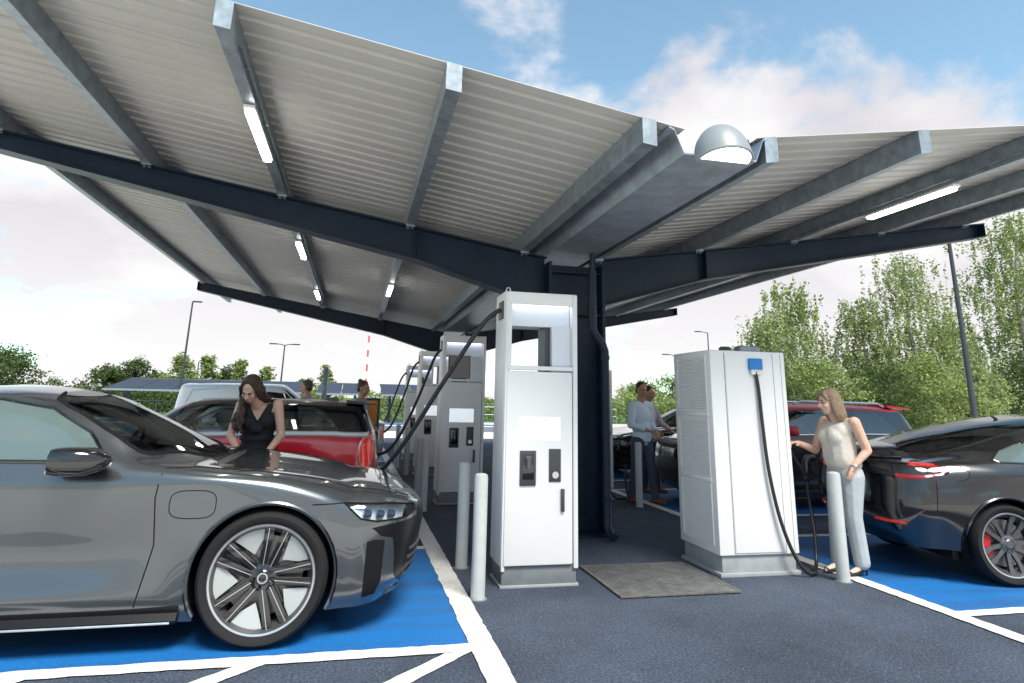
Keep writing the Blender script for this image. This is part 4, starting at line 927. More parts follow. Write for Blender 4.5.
def electric_saloon():
    root = thing('electric_saloon', 'glossy black electric saloon with red brake calipers, rear end facing the white cabinet', 'car', (8.63, 5.265, .006), R(-12))
    B = Body(ESAL, ESF, ESR, 2.5, 2.7, .76); Rw = .335; ra = .385
    a1, l1 = arch_poly(B, 0, Rw, ra); a2, l2 = arch_poly(B, -2.86, Rw, ra)
    w1 = [(-.62, .955), (-.72, 1.08), (-1.0, 1.24), (-1.3, 1.315), (-1.52, 1.33), (-1.56, .97)]
    w2 = [(-1.62, .972), (-1.58, 1.332), (-1.9, 1.325), (-2.3, 1.255), (-2.42, 1.20), (-2.34, .99)]
    w3 = [(-2.40, 1.00), (-2.465, 1.19), (-2.72, 1.10), (-2.84, 1.03), (-2.80, 1.01)]
    ws = [(-.03, 7), (-.10, 6.2), (-.28, 5.3), (-.36, 5.14), (-.7, 5.12), (-1.0, 5.14), (-1.1, 5.4), (-1.14, 6.2), (-1.15, 7)]
    rw = [(-3.62, 7), (-3.60, 6.3), (-3.45, 5.55), (-3.30, 5.2), (-2.9, 5.12), (-2.3, 5.12), (-1.6, 5.2), (-1.55, 5.8), (-1.54, 7)]
    tl = [(.42, .865), (.80, .845), (.80, .975), (.62, .985), (.42, .955)]
    feats = [('arch', a1, None, None, False), ('arch', a2, None, None, False), ('xz', w1, 'side_window', GLS, True), ('xz', w2, 'side_window', GLS, True), ('xz', w3, 'quarter_window', GLS, True),
             ('st', ws, 'windscreen', GLW, False), ('st', rw, 'rear_window', GLD, False),
             ('xz', [(-3.83, .86), (-3.60, .845), (-3.30, .90), (-3.26, .955), (-3.45, .985), (-3.80, .975)], 'tail_light', GLL, True),
             ('yzr', [(0, .26), (.80, .26), (.80, .40), (.62, .47), (0, .47)], 'rear_diffuser', BLACKG, False),
             ('yzr', [(0, .66), (.27, .66), (.27, .80), (0, .80)], 'plate_recess', MATTE, False),
             ('xz', [(.34, .74), (.48, .66), (.70, .64), (.72, .68), (.5, .75)], 'headlight', GLL, True)]
    shell(B, feats, root, PBLACK, .045)
    xz = lambda pts, st=.05: B.inv('xz', dens(pts, st, False))
    surf_line(B, 'window_trim', [xz(w + w[:1]) for w in (w1, w2, w3)], .010, BLACKG, root)
    surf_line(B, 'roof_rail_trim', [[(p[0], 5.06) for p in dens([(-3.3, 0), (-.4, 0)], .1, False)]], .008, BLACKG, root)
    surf_line(B, 'panel_gap', [xz([(-2.36, .99), (-2.52, .84), (-2.56, .60), (-2.42, .40), (-2.42, .2)]), xz([(-1.59, .96), (-1.58, .2)]), xz([(-3.30, .90), (-3.22, .62), (-3.16, .52), (-2.98 - .25, .55)]) if False else xz([(-3.42, .84), (-3.46, .60), (-3.30, .555), (-3.20, .55)]),
                               [(p[0], p[1]) for p in dens([(-3.0, 5.0), (-3.32, 4.85), (-3.52, 4.55), (-3.6, 4.2)], .06, False)]], .004, MATTE, root)
    surf_line(B, 'arch_lip', [l1, l2], .012, PBLACK, root, off=-.004)
    surf_line(B, 'charge_gap', [B.inv('xz', [(-3.26 + .14 * math.cos(a), .915 + .07 * math.sin(a)) for a in np.linspace(-1.5, 1.5, 14)])], .003, MATTE, root)
    # tail lamp internals, reflectors, spoiler
    for sd in (-1, 1):
        def at(pts, off):
            st = np.array(B.inv('xz', dens(pts, .03, False))); return [(p[0], p[1] * sd, p[2]) for p in B.S(st[:, 0], st[:, 1]) + B.normal(st[:, 0], st[:, 1])[0] * 0 + np.array([.03, -.025, 0])]
        b = MB(); b.tube(at([(-3.70, .866), (-3.55, .864), (-3.37, .89), (-3.32, .94), (-3.42, .966), (-3.60, .97)], 0), .021, 8); b.build('brake_lamp', TAILR, root)
        b = MB(); P = at([(-3.79, .92), (-3.72, .925)], 0); b.tube(P, .022, 8); b.build('indicator_lamp', DARK, root)
        st = np.array(B.inv('xz', dens([(-3.82, .92), (-3.66, .92), (-3.45, .93), (-3.33, .93)], .03, False))); P = B.S(st[:, 0], st[:, 1]); b = MB(); vs = []
        for p in P:
            for h in (-.06, .05): vs.append((p[0] + .05, (p[1] - .045) * sd, p[2] + h))
        b.add(vs, [[2 * i, 2 * i + 1, 2 * i + 3, 2 * i + 2] for i in range(len(P) - 1)]); b.build('lamp_back', DARK, root)
        st = np.array(B.inv('yzr', [(.48, .475), (.60, .475), (.70, .475), (.76, .475)])); P = B.S(st[:, 0], st[:, 1]); b = MB(); b.tube([(p[0] - .004, p[1] * sd, p[2]) for p in P], .013, 6); b.build('reflector', TAILR, root)
        mirror(root, -.58, .87 * sd, .985, sd, PBLACK, .9)
        for xx in (-2.2, -1.3):
            k = MB(); k.bb((xx, .905 * sd, .80), (xx + .16, .917 * sd, .82), .005); k.build('door_handle', BLACKG, root)
    st = np.array([(B.x0 - f, 5.0) for f in np.linspace(.12, 1, 14)]); P = B.S(st[:, 0], st[:, 1]); b = MB()
    pts = [(p[0] - .008, p[1], p[2] + .012) for p in P]; b.tube(pts + [(p[0], -p[1], p[2]) for p in pts[::-1][1:]], .013, 8); b.build('boot_spoiler', BLACKG, root)
    wells_and_floor(root, B, (0, -2.86), ra, .80, Rw, .20, half=.80)
    interior(root, [(-1.35, .37), (-1.35, -.37)], (-.55, .97, .37), .24, INTL)
    pr = wheel('spoke', Rw, .25, .262); put_wheels(root, pr, (0, -2.86), .80, Rw)
electric_saloon()
# ---- small hatchbacks --------------------------------------------------------
HAT = [(-2.62, .26, .72, .40, .80, .62, .85, .86, .84, 1.00, .80, 1.345, .62, 1.405),
       (-2.45, .24, .76, .36, .83, .62, .865, .88, .85, 1.01, .81, 1.352, .63, 1.415),
       (-2.0, .20, .78, .34, .83, .60, .845, .88, .845, 1.01, .815, 1.358, .63, 1.425),
       (-1.2, .17, .78, .32, .82, .58, .83, .86, .84, 1.00, .815, 1.355, .63, 1.425),
       (-.75, .17, .78, .32, .82, .58, .83, .85, .84, .99, .815, 1.32, .64, 1.40),
       (-.52, .17, .78, .32, .82, .58, .835, .85, .84, .985, .815, 1.20, .67, 1.30),
       (-.28, .17, .78, .32, .82, .60, .84, .85, .84, .975, .81, 1.01, .72, 1.10),
       (-.05, .17, .78, .32, .83, .62, .85, .84, .84, .95, .80, .975, .70, .985),
       (.20, .18, .78, .32, .83, .62, .85, .82, .835, .915, .78, .94, .66, .95),
       (.42, .20, .74, .34, .80, .58, .82, .76, .80, .86, .73, .89, .58, .905)]
HAF = [(.60, .20), (.70, .32), (.735, .50), (.73, .64), (.715, .76), (.69, .80), (.68, .815), (.67, .82)]
HAR = [(-2.90, .26), (-3.03, .40), (-3.06, .60), (-3.03, .84), (-3.00, 1.01), (-2.84, 1.34), (-2.80, 1.39), (-2.79, 1.405)]
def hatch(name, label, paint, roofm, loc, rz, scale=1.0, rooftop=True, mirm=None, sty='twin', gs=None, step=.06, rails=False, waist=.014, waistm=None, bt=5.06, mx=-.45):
    root = thing(name, label, 'car', loc, rz); root.scale = (scale,) * 3
    B = Body(HAT, HAF, HAR, 2.6, 4.0, .78); Rw = .315; ra = .36
    a1, l1 = arch_poly(B, 0, Rw, ra); a2, l2 = arch_poly(B, -2.5, Rw, ra); gs = gs or GLS
    w1 = [(-.40, 1.01), (-.60, 1.18), (-.72, 1.275), (-.90, 1.325), (-1.72, 1.335), (-1.74, 1.02)]
    w2 = [(-1.93, 1.025), (-1.91, 1.333), (-2.20, 1.33), (-2.33, 1.30), (-2.54, 1.05), (-2.48, 1.03)]
    band = [(B.x0 - .70, 4.06), (-.16, 4.06), (-.46, 4.95), (-.70, bt), (B.x0 - .66, bt)]
    ws = [(-.10, 7), (-.13, 6.2), (-.24, 5.35), (-.30, 5.16), (-.55, 5.10), (-.70, 5.14), (-.78, 5.4), (-.82, 6.2), (-.83, 7)]
    rf = [(-.835, 7), (-.82, 6), (-.74, bt + .01), (-2.6, bt + .01), (B.x0 - .96, 5.02), (B.x0 - 1, 5.02), (B.x0 - 1, 7)]
    feats = [('arch', a1, None, None, False), ('arch', a2, None, None, False), ('st', band, 'pillar_panel', BLACKG, True), ('st', rf, 'roof', roofm, False),
             ('xz', w1, 'side_window', gs, True), ('xz', w2, 'side_window', gs, True), ('st', ws, 'windscreen', GLW, False),
             ('yzr', [(0, 1.06), (.66, 1.06), (.58, 1.30), (0, 1.32)], 'rear_window', GLD, False),
             ('xz', [(-2.885 + .093 * math.cos(a), .80 + .19 * math.sin(a)) for a in np.linspace(0, 2 * math.pi, 20)[:-1]], 'tail_light', TAILR, True),
             ('xz', [(.34 + .13 * math.cos(a), .74 + .105 * math.sin(a)) for a in np.linspace(0, 2 * math.pi, 18)[:-1]], 'headlight', GLL, True),
             ('yz', [(0, .30), (.48, .30), (.50, .46), (.44, .62), (0, .64)], 'grille', BLACK, False)]
    shell(B, feats, root, paint, step)
    xz = lambda pts, st=.06: B.inv('xz', dens(pts, st, False))
    surf_line(B, 'waist_trim_or_sheen', [[(p[0], 4.0) for p in dens([(-2.9, 0), (-.15, 0)], .1, False)]], waist, waistm or ALU, root, off=-waist * .6)  # slim trim; widened and pale on the red car to paint reflected sky
    surf_line(B, 'panel_gap', [xz([(-.36, .96), (-.40, .5), (-.46, .2)]), xz([(-1.82, .98), (-1.86, .62)])], .004, MATTE, root)
    surf_line(B, 'arch_trim', [l1, l2], .032, BLACK, root, off=-.012)
    surf_line(B, 'tail_light_ring', [B.inv('xz', dens([(-2.885 + .093 * math.cos(a), .80 + .19 * math.sin(a)) for a in np.linspace(0, 2 * math.pi, 20)[:-1]], .03))], .012, ALU, root)
    surf_line(B, 'headlight_ring', [B.inv('xz', [(.34 + .135 * math.cos(a), .74 + .11 * math.sin(a)) for a in np.linspace(0, 2 * math.pi, 24)])], .012, ALU, root)
    for sd in (-1, 1):
        P = B.S(*np.array(B.inv('xz', [(.36, .74)])[0:1] * 2).T)[0]; b = MB(); b.lathe([(0, 0), (.06, .01), (.09, .04)], 20, 'Y', Matrix.Translation((P[0] - .05, (P[1] - .05) * sd, P[2])) @ Euler((0, 0, R(-50 if sd > 0 else 230))).to_matrix().to_4x4()); b.build('lamp_bowl', HLM, root)
        mirror(root, mx, .83 * sd, 1.05, sd, mirm or roofm, .85)
        k = MB(); k.bb((-1.50, .835 * sd, .86), (-1.36, .862 * sd, .885), .006); k.build('door_handle', ALU, root)
        if rails: k = MB(); k.tube([(-2.5, .60 * sd, 1.40), (-2.4, .60 * sd, 1.445), (-1.1, .60 * sd, 1.455), (-.98, .6 * sd, 1.41)], .016, 8); k.build('roof_rail', ALU, root)
    sp = MB(); sp.prism([(-2.60, 1.385), (-2.60, 1.425), (-2.98, 1.385), (-3.0, 1.365)], -.58, .58, 'Y'); sp.build('roof_spoiler', roofm, root)
    if not rails: f = MB(); f.prism([(-2.28, 1.42), (-2.50, 1.412), (-2.46, 1.47)], -.02, .02, 'Y'); f.build('roof_antenna', BLACKG, root)
    wells_and_floor(root, B, (0, -2.5), ra, .735, Rw, .20, half=.74)
    interior(root, [(-1.15, .34), (-1.15, -.34), (-1.95, .32), (-1.95, -.32)], (-.42, .98, .34), .26, half=.66)
    pr = wheel(sty, Rw, .20, .225); put_wheels(root, pr, (0, -2.5), .735, Rw); return root
hatch('red_hatchback', 'red small hatchback with black roof and painted pale sky reflection along the waist behind the woman in black', PRED, PROOF, (-2.70, 9.50, .006), math.pi, 1.0, gs=GLH, waist=.034, waistm=PWHITE)
hatch('two_tone_hatchback', 'black small hatchback with red roof and red mirrors, nose towards the island', PBLACK, PREDM, (5.55, 9.72, .006), math.pi, 1.06, mirm=PREDM, gs=GLH, rails=True, bt=4.88, mx=-.60)
hatch('green_hatchback', 'bright green hatchback parked far off, seen through the red car windows', PGREEN, PGREEN, (-9.2, 24.0, .006), 0, 1.0, step=.09)
sport_car('silver_saloon', 'silver grey saloon parked just behind the red hatchback', PSILV, (-3.45, 13.6, .006), math.pi, None, False, 'twin', .07, scale=1.0)
sport_car('black_saloon', 'black saloon with silver wheels parked behind the two men', PBLACK, (5.85, 13.75, .006), math.pi, None, False, 'twin', .07, scale=1.0)
# ---- white van ---------------------------------------------------------------
VAN = [(-3.05, .30, .80, .42, .86, .70, .90, 1.0, .89, 1.12, .87, 1.70, .74, 1.80), (-2.6, .26, .82, .40, .88, .70, .91, 1.0, .90, 1.12, .88, 1.71, .75, 1.82),
       (-1.4, .22, .82, .36, .88, .66, .90, .98, .90, 1.10, .88, 1.71, .75, 1.83), (-.9, .22, .82, .36, .88, .66, .90, .98, .90, 1.09, .88, 1.68, .75, 1.82),
       (-.55, .22, .82, .36, .88, .66, .90, .98, .90, 1.08, .88, 1.45, .77, 1.62), (-.1, .22, .82, .36, .88, .66, .90, .98, .90, 1.06, .87, 1.14, .80, 1.25),
       (.2, .22, .82, .36, .88, .66, .90, .92, .89, 1.02, .86, 1.06, .76, 1.08), (.45, .24, .78, .38, .84, .62, .86, .82, .84, .92, .78, .96, .62, .99)]
VAF = [(.70, .24), (.82, .36), (.86, .55), (.85, .70), (.82, .84), (.79, .90), (.78, .91), (.77, .92)]
VAR = [(-3.42, .30), (-3.50, .42), (-3.52, .70), (-3.50, 1.0), (-3.49, 1.12), (-3.40, 1.70), (-3.36, 1.78), (-3.34, 1.80)]
def van():
    root = thing('white_van', 'white panel van parked beyond the red hatchback', 'van', (-1.05, 18.9, .006), 0); root.scale = (.96,) * 3
    B = Body(VAN, VAF, VAR, 2.6, 5.0, .8); Rw = .32; ra = .37
    a1, l1 = arch_poly(B, 0, Rw, ra); a2, l2 = arch_poly(B, -2.7, Rw, ra)
    w1 = [(-.22, 1.12), (-.52, 1.40), (-.72, 1.58), (-1.2, 1.62), (-1.24, 1.13)]
    ws = [(.12, 7), (.05, 6), (-.12, 5.2), (-.3, 5.1), (-.6, 5.1), (-.75, 5.3), (-.82, 6.2), (-.82, 7)]
    feats = [('arch', a1, None, None, False), ('arch', a2, None, None, False), ('xz', w1, 'side_window', GLD, True), ('st', ws, 'windscreen', GLD, False),
             ('xz', [(-3.50, .78), (-3.36, .78), (-3.36, 1.14), (-3.48, 1.14)], 'tail_light', TAILR, True), ('xz', [(.32, .78), (.62, .70), (.72, .78), (.4, .92)], 'headlight', GLL, True), ('yz', [(0, .35), (.5, .35), (.45, .6), (0, .6)], 'grille', BLACK, False)]
    shell(B, feats, root, PWHITE, .07)
    xz = lambda pts, st=.06: B.inv('xz', dens(pts, st, False))
    surf_line(B, 'panel_gap', [xz([(-1.30, 1.68), (-1.32, .4)]), xz([(-2.45, 1.66), (-3.05, 1.62), (-3.2, 1.2), (-3.22, .5)])], .006, CGREY, root)
    for sd in (-1, 1): mirror(root, -.25, .90 * sd, 1.16, sd, BLACK, 1.0)
    wells_and_floor(root, B, (0, -2.7), ra, .78, Rw, .25, half=.78); pr = wheel('twin', Rw, .2, .21); put_wheels(root, pr, (0, -2.7), .78, Rw)
van()
# ------------------------------------------------------------------ people
_DG = None
def blob(name, prims, m, parent=None, voxel=.0075, smooth=5):
    bm = bmesh.new()
    for p in prims:
        if p[0] == 'c':          # tapered capsule
            a, ra, b, rb = Vector(p[1]), p[2], Vector(p[3]), p[4]; t = bmesh.new(); us = 10
            for c, r in ((a, ra), (b, rb)):
                bmesh.ops.create_icosphere(t, subdivisions=2, radius=r, matrix=Matrix.Translation(c))
            bmesh.ops.convex_hull(t, input=t.verts[:], use_existing_faces=False)
            for v in [v for v in t.verts if not v.link_faces]: t.verts.remove(v)
            for e in [e for e in t.edges if not e.link_faces]: t.edges.remove(e)
        else:                    # ellipsoid
            t = bmesh.new(); M = Matrix.Translation(p[1]) @ Euler(p[3] if len(p) > 3 else (0, 0, 0)).to_matrix().to_4x4() @ Matrix.Diagonal((*p[2], 1)); bmesh.ops.create_icosphere(t, subdivisions=3, radius=1.0, matrix=M)
        me = bpy.data.meshes.new('t'); t.to_mesh(me); t.free(); bm.from_mesh(me); bpy.data.meshes.remove(me)
    me = bpy.data.meshes.new(name); bm.to_mesh(me); bm.free()
    o = link(name, me); r = o.modifiers.new('r', 'REMESH'); r.mode = 'VOXEL'; r.voxel_size = voxel; r.use_smooth_shade = True
    sm = o.modifiers.new('s', 'SMOOTH'); sm.factor = .5; sm.iterations = smooth
    bpy.context.view_layer.update(); dg = bpy.context.evaluated_depsgraph_get()
    nm = bpy.data.meshes.new_from_object(o.evaluated_get(dg)); o.modifiers.clear(); o.data = nm; bpy.data.meshes.remove(me); nm.name = name
    nm.materials.clear(); nm.materials.append(m); nm.shade_smooth()
    if parent: o.parent = parent
    return o
def lerp(a, b, t): return tuple(a[i] + (b[i] - a[i]) * t for i in range(3))
class HeadFrame:
    """head at c, looking along yaw/pitch; local +x forward, +y left, +z up"""
    def __init__(self, c, yaw, pitch, roll=0, s=1.0): self.c = Vector(c); self.s = s; self.M = (Matrix.Rotation(yaw, 3, 'Z') @ Matrix.Rotation(pitch, 3, 'Y') @ Matrix.Rotation(roll, 3, 'X')); self.e = self.M.to_euler()
    def p(self, x, y, z): return tuple(self.c + self.M @ Vector((x, y, z)) * self.s)
    def el(self, x, y, z, a, b, c): return ('e', self.p(x, y, z), (a * self.s, b * self.s, c * self.s), tuple(self.e))
    def cap(self, a, ra, b, rb): return ('c', self.p(*a), ra * self.s, self.p(*b), rb * self.s)
def head_prims(H):
    P = [H.el(-.012, 0, .03, .096, .075, .098), H.el(.025, 0, -.035, .068, .060, .085), H.el(.048, 0, -.085, .034, .036, .030), H.el(-.01, 0, -.03, .075, .066, .08)]
    P += [H.cap((.090, 0, .012), .010, (.112, 0, -.022), .013), H.cap((.104, .012, -.026), .009, (.104, -.012, -.026), .009)]      # nose
    P += [H.cap((.083, -.034, .026), .012, (.083, .034, .026), .012)]                                                              # brow
    P += [H.cap((.086, -.016, -.056), .010, (.086, .016, -.056), .010), H.cap((.084, -.013, -.067), .010, (.084, .013, -.067), .010)]  # lips
    P += [H.el(.062, sg * .040, -.025, .026, .022, .026) for sg in (-1, 1)]                                                        # cheeks
    P += [H.el(-.008, sg * .076, -.012, .020, .009, .032) for sg in (-1, 1)]                                                       # ears
    return P
def face_parts(H, parent, hair):
    for sg in (-1, 1):
        b = MB(); b.lathe([(0, .008), (.0055, .006), (.008, 0), (.0055, -.006), (0, -.008)], 12, 'Z', Matrix.Translation(H.p(.082, sg * .031, .006))); b.build('eye', EYE, parent)
        b = MB(); b.tube([H.p(.094, sg * .016, .027), H.p(.095, sg * .032, .032), H.p(.084, sg * .049, .027)], .0042, 6); b.build('eyebrow', hair, parent)
    b = MB(); b.tube([H.p(.088, -.022, -.061), H.p(.0955, -.008, -.058), H.p(.0965, 0, -.0595), H.p(.0955, .008, -.058), H.p(.088, .022, -.061)], [.003, .006, .006, .006, .003], 8); b.build('lips', LIP, parent)
def hand_prims(w, d, n, side, curl=.6, s=1.0, thumb=True):
    """wrist w, direction d (towards the fingers), n palm normal, side = sign of the thumb side along d x n"""
    d = Vector(d).normalized(); n = (Vector(n) - d * Vector(n).dot(d)).normalized(); t = d.cross(n) * side; w = Vector(w); P = []
    pc = w + d * .045 * s
    P += [('c', tuple(w), .021 * s, tuple(w + d * .03 * s), .022 * s)]
    for k in (-.026, -.009, .009, .026): P.append(('c', tuple(w + d * .018 * s + t * k * .7 * s), .0135 * s, tuple(w + d * .082 * s + t * k * s), .0115 * s))
    for k, L in ((.028, .068), (.0095, .077), (-.0095, .071), (-.027, .056)):
        a = w + d * .088 * s + t * k * s; ang = curl * .45; q = a; r = .0092
        for i, fr in enumerate((.45, .30, .25)):
            dd = d * math.cos(ang) + n * math.sin(ang); e = q + dd * L * fr * s; P.append(('c', tuple(q), r * s, tuple(e), (r - .0009) * s)); q = e; ang += curl * .6; r -= .0009
    if thumb:
        a = w + d * .025 * s + t * .026 * s; b = a + (d * .55 + t * .62 + n * .25).normalized() * .042 * s; c = b + (d * .9 + t * .15 + n * .4).normalized() * .030 * s
        P += [('c', tuple(a), .0125 * s, tuple(b), .0108 * s), ('c', tuple(b), .0105 * s, tuple(c), .0088 * s)]
    return P
def limb(pts, rs): return [('c', tuple(pts[i]), rs[i], tuple(pts[i + 1]), rs[i + 1]) for i in range(len(pts) - 1)]
def inflate(prims, d): return [(p[0], p[1], p[2] + d, p[3], p[4] + d) if p[0] == 'c' else ('e', p[1], tuple(q + d for q in p[2]), *p[3:]) for p in prims]
def shoe(name, heel, toe, m, parent, h=.07, w=.042):
    a, b = Vector(heel), Vector(toe); d = (b - a).normalized(); mid = a.lerp(b, .55)
    return blob(name, [('c', tuple(a + Vector((0, 0, .036))), .036, tuple(mid + Vector((0, 0, .038))), w), ('c', tuple(mid + Vector((0, 0, .034))), w * .95, tuple(b - d * .03 + Vector((0, 0, .026))), .030), ('c', tuple(a + Vector((0, 0, .05))), .037, tuple(a + d * .03 + Vector((0, 0, h + .02))), .040)], m, parent, .007, 3)
# woman in the black dress, bent over what she holds at the saloon's bonnet
def woman_black():
    x0, y0 = -.875, 6.84
    H = HeadFrame((-.955, 6.66, 1.515), R(-108), R(36), R(-6), .97)
    shL, shR = (-1.045, 6.80, 1.375), (-.715, 6.80, 1.392); elL, elR = (-1.10, 6.74, 1.10), (-.652, 6.74, 1.105); wrL, wrR = (-.975, 6.52, .965), (-.745, 6.51, .955)
    torso = [('e', (x0, y0, .93), (.172, .122, .13)), ('e', (x0, y0 - .005, 1.07), (.130, .098, .14)), ('e', (x0, y0 - .015, 1.22), (.152, .108, .13)), ('c', (-.99, 6.815, 1.335), .062, (-.77, 6.815, 1.345), .062)]
    bust = [('e', (x0 - .072, y0 - .10, 1.225), (.062, .056, .062)), ('e', (x0 + .072, y0 - .10, 1.23), (.062, .056, .062))]
    legs = limb([(x0 - .085, y0, .88), (x0 - .09, y0 + .0, .48), (x0 - .09, y0 + .03, .10)], [.105, .058, .036]) + limb([(x0 + .085, y0, .88), (x0 + .09, y0 - .02, .48), (x0 + .09, y0 + .01, .10)], [.105, .058, .036])
    arms = limb([shL, elL, wrL], [.050, .038, .0255]) + limb([shR, elR, wrR], [.050, .038, .0255])
    neck = [('c', (-.89, 6.80, 1.36), .058, (-.935, 6.705, 1.46), .052)]
    hands = hand_prims(wrL, (.35, -.75, -.42), (.6, .5, -.3), -1, .9, .95) + hand_prims(wrR, (-.30, -.75, -.45), (-.6, .5, -.3), 1, .9, .95)
    feet = [('c', (x0 - .09, y0 + .02, .04), .034, (x0 - .11, y0 - .15, .028), .026), ('c', (x0 + .09, y0, .04), .034, (x0 + .11, y0 - .17, .028), .026)]
    b = blob('person', torso + bust + legs + arms + neck + head_prims(H) + hands + feet, SKIN, None, .0065)
    tag(b, 'woman with long dark hair in a sleeveless black dress looking down beside the bonnet', 'person'); face_parts(H, b, EYEW)
    # dress: torso inflated, V neck left open
    V = [(x0 - .03, y0 - .09, 1.20)]
    dress = inflate(torso[:2], .014) + [('e', (x0, y0, 1.13), (.150, .112, .08))] + [('e', (x0, y0 + .0, 1.19), (.170, .122, .115)), ('c', (-1.005, 6.81, 1.23), .055, (-1.0, 6.815, 1.395), .034), ('c', (-.745, 6.81, 1.24), .055, (-.755, 6.815, 1.405), .034)]
    dress += [('c', (-.985, 6.76, 1.36), .030, (-.895, 6.725, 1.16), .045), ('c', (-.78, 6.76, 1.37), .030, (-.86, 6.725, 1.16), .045), ('c', (-.99, 6.86, 1.36), .05, (-.77, 6.86, 1.36), .05)] + inflate(bust, .008)
    dress += [('c', (x0 - .06, y0, .90), .145, (x0 - .075, y0, .42), .155), ('c', (x0 + .06, y0, .90), .145, (x0 + .075, y0, .42), .155)]
    blob('dress', dress, CLB, b, .008, 4)
    bl = MB(); bl.lathe([(.156 + .004 * math.sin(i * 1.3), 1.055 + .012 * i) for i in range(5)], 30, 'Z', Matrix.Translation((x0, y0 - .004, 0)) @ Matrix.Diagonal((1, .76, 1, 1))); bl.build('belt', CLB, b)
    hp = [H.el(-.030, 0, .052, .098, .088, .090), H.el(-.055, 0, -.02, .070, .088, .10)]
    r = random.Random(3)
    for k in range(26):      # long wavy locks; more of them fall forward on her right side
        a = R(70 + 220 * k / 25); sx, sy = math.cos(a), math.sin(a); top = H.p(-.03 + .075 * sx, .078 * sy, .05); m1 = H.p(-.03 + .085 * sx, .090 * sy, -.05)
        fwd = sy > 0
        if sy < -.15: e1 = (-1.04 + .03 * r.random(), 6.70 + .02 * k / 26 + r.uniform(-.02, .02), 1.36); e2 = (-1.03 + r.uniform(-.05, .04), 6.70 + r.uniform(-.03, .03), 1.235 + r.uniform(-.03, .04)); e3 = (-1.02 + r.uniform(-.05, .03), 6.70 + r.uniform(-.03, .02), 1.15 + r.uniform(-.03, .05))
        else: e1 = (-.90 + .09 * sy + r.uniform(-.02, .02), 6.84, 1.40); e2 = (-.89 + .10 * sy + r.uniform(-.03, .03), 6.90, 1.28); e3 = (-.89 + .10 * sy + r.uniform(-.03, .03), 6.91, 1.19 + r.uniform(-.03, .03))
        w_ = [Vector(q) for q in cable_curve([top, m1, e1, e2, e3], 24)]; ph_ = r.uniform(0, 6.28); ax_ = Vector((r.uniform(-1, 1), r.uniform(-1, 1), 0)).normalized()
        w_ = [q + ax_ * .016 * math.sin(ph_ + 1.25 * i) * min(1, i / 5) for i, q in enumerate(w_)]; rr = list(np.interp(np.linspace(0, 1, len(w_)), [0, .25, .6, .85, 1], [.02, .025, .025, .022, .008])); hp += limb([tuple(q) for q in w_], rr)
    for k in range(9):       # side hair over the temples
        a = -1 + 2 * k / 8; hp += limb([H.p(.035, .05 * a, .112), H.p(.045, .080 * (1 if a > 0 else -1), .05 - .02 * abs(a)), H.p(.02, .088 * (1 if a > 0 else -1), -.05)], [.012, .016, .018])
    blob('hair', hp, HAIRB, b, .006, 1)
    w = MB(); w.lathe([(.030, -.012), (.033, 0), (.030, .012), (.026, 0)], 20, 'Z', Matrix.Translation(lerp(elR, wrR, .9)) @ Vector((wrR[0] - elR[0], wrR[1] - elR[1], wrR[2] - elR[2])).to_track_quat('Z', 'Y').to_matrix().to_4x4(), 0, True); w.build('watch', DARK, b)
    for sg, dy in ((-1, 0), (1, -.02)): shoe('shoe', (x0 + sg * .09, y0 + .05 + dy, 0), (x0 + sg * .11, y0 - .18 + dy, 0), SHOEK, b)
    ph = thing('mobile_phone', 'dark mobile phone held by the woman in the black dress', 'phone', (-.862, 6.42, .925))
    q = MB(); q.box((0, 0, 0), (.075, .15, .009), .003, (R(28), 0, 0)); q.build('phone_body', BLACKG, ph); q = MB(); q.box((0, -.002, .0056), (.066, .135, .0014), 0, (R(28), 0, 0)); q.build('phone_screen', DARK, ph)
woman_black()
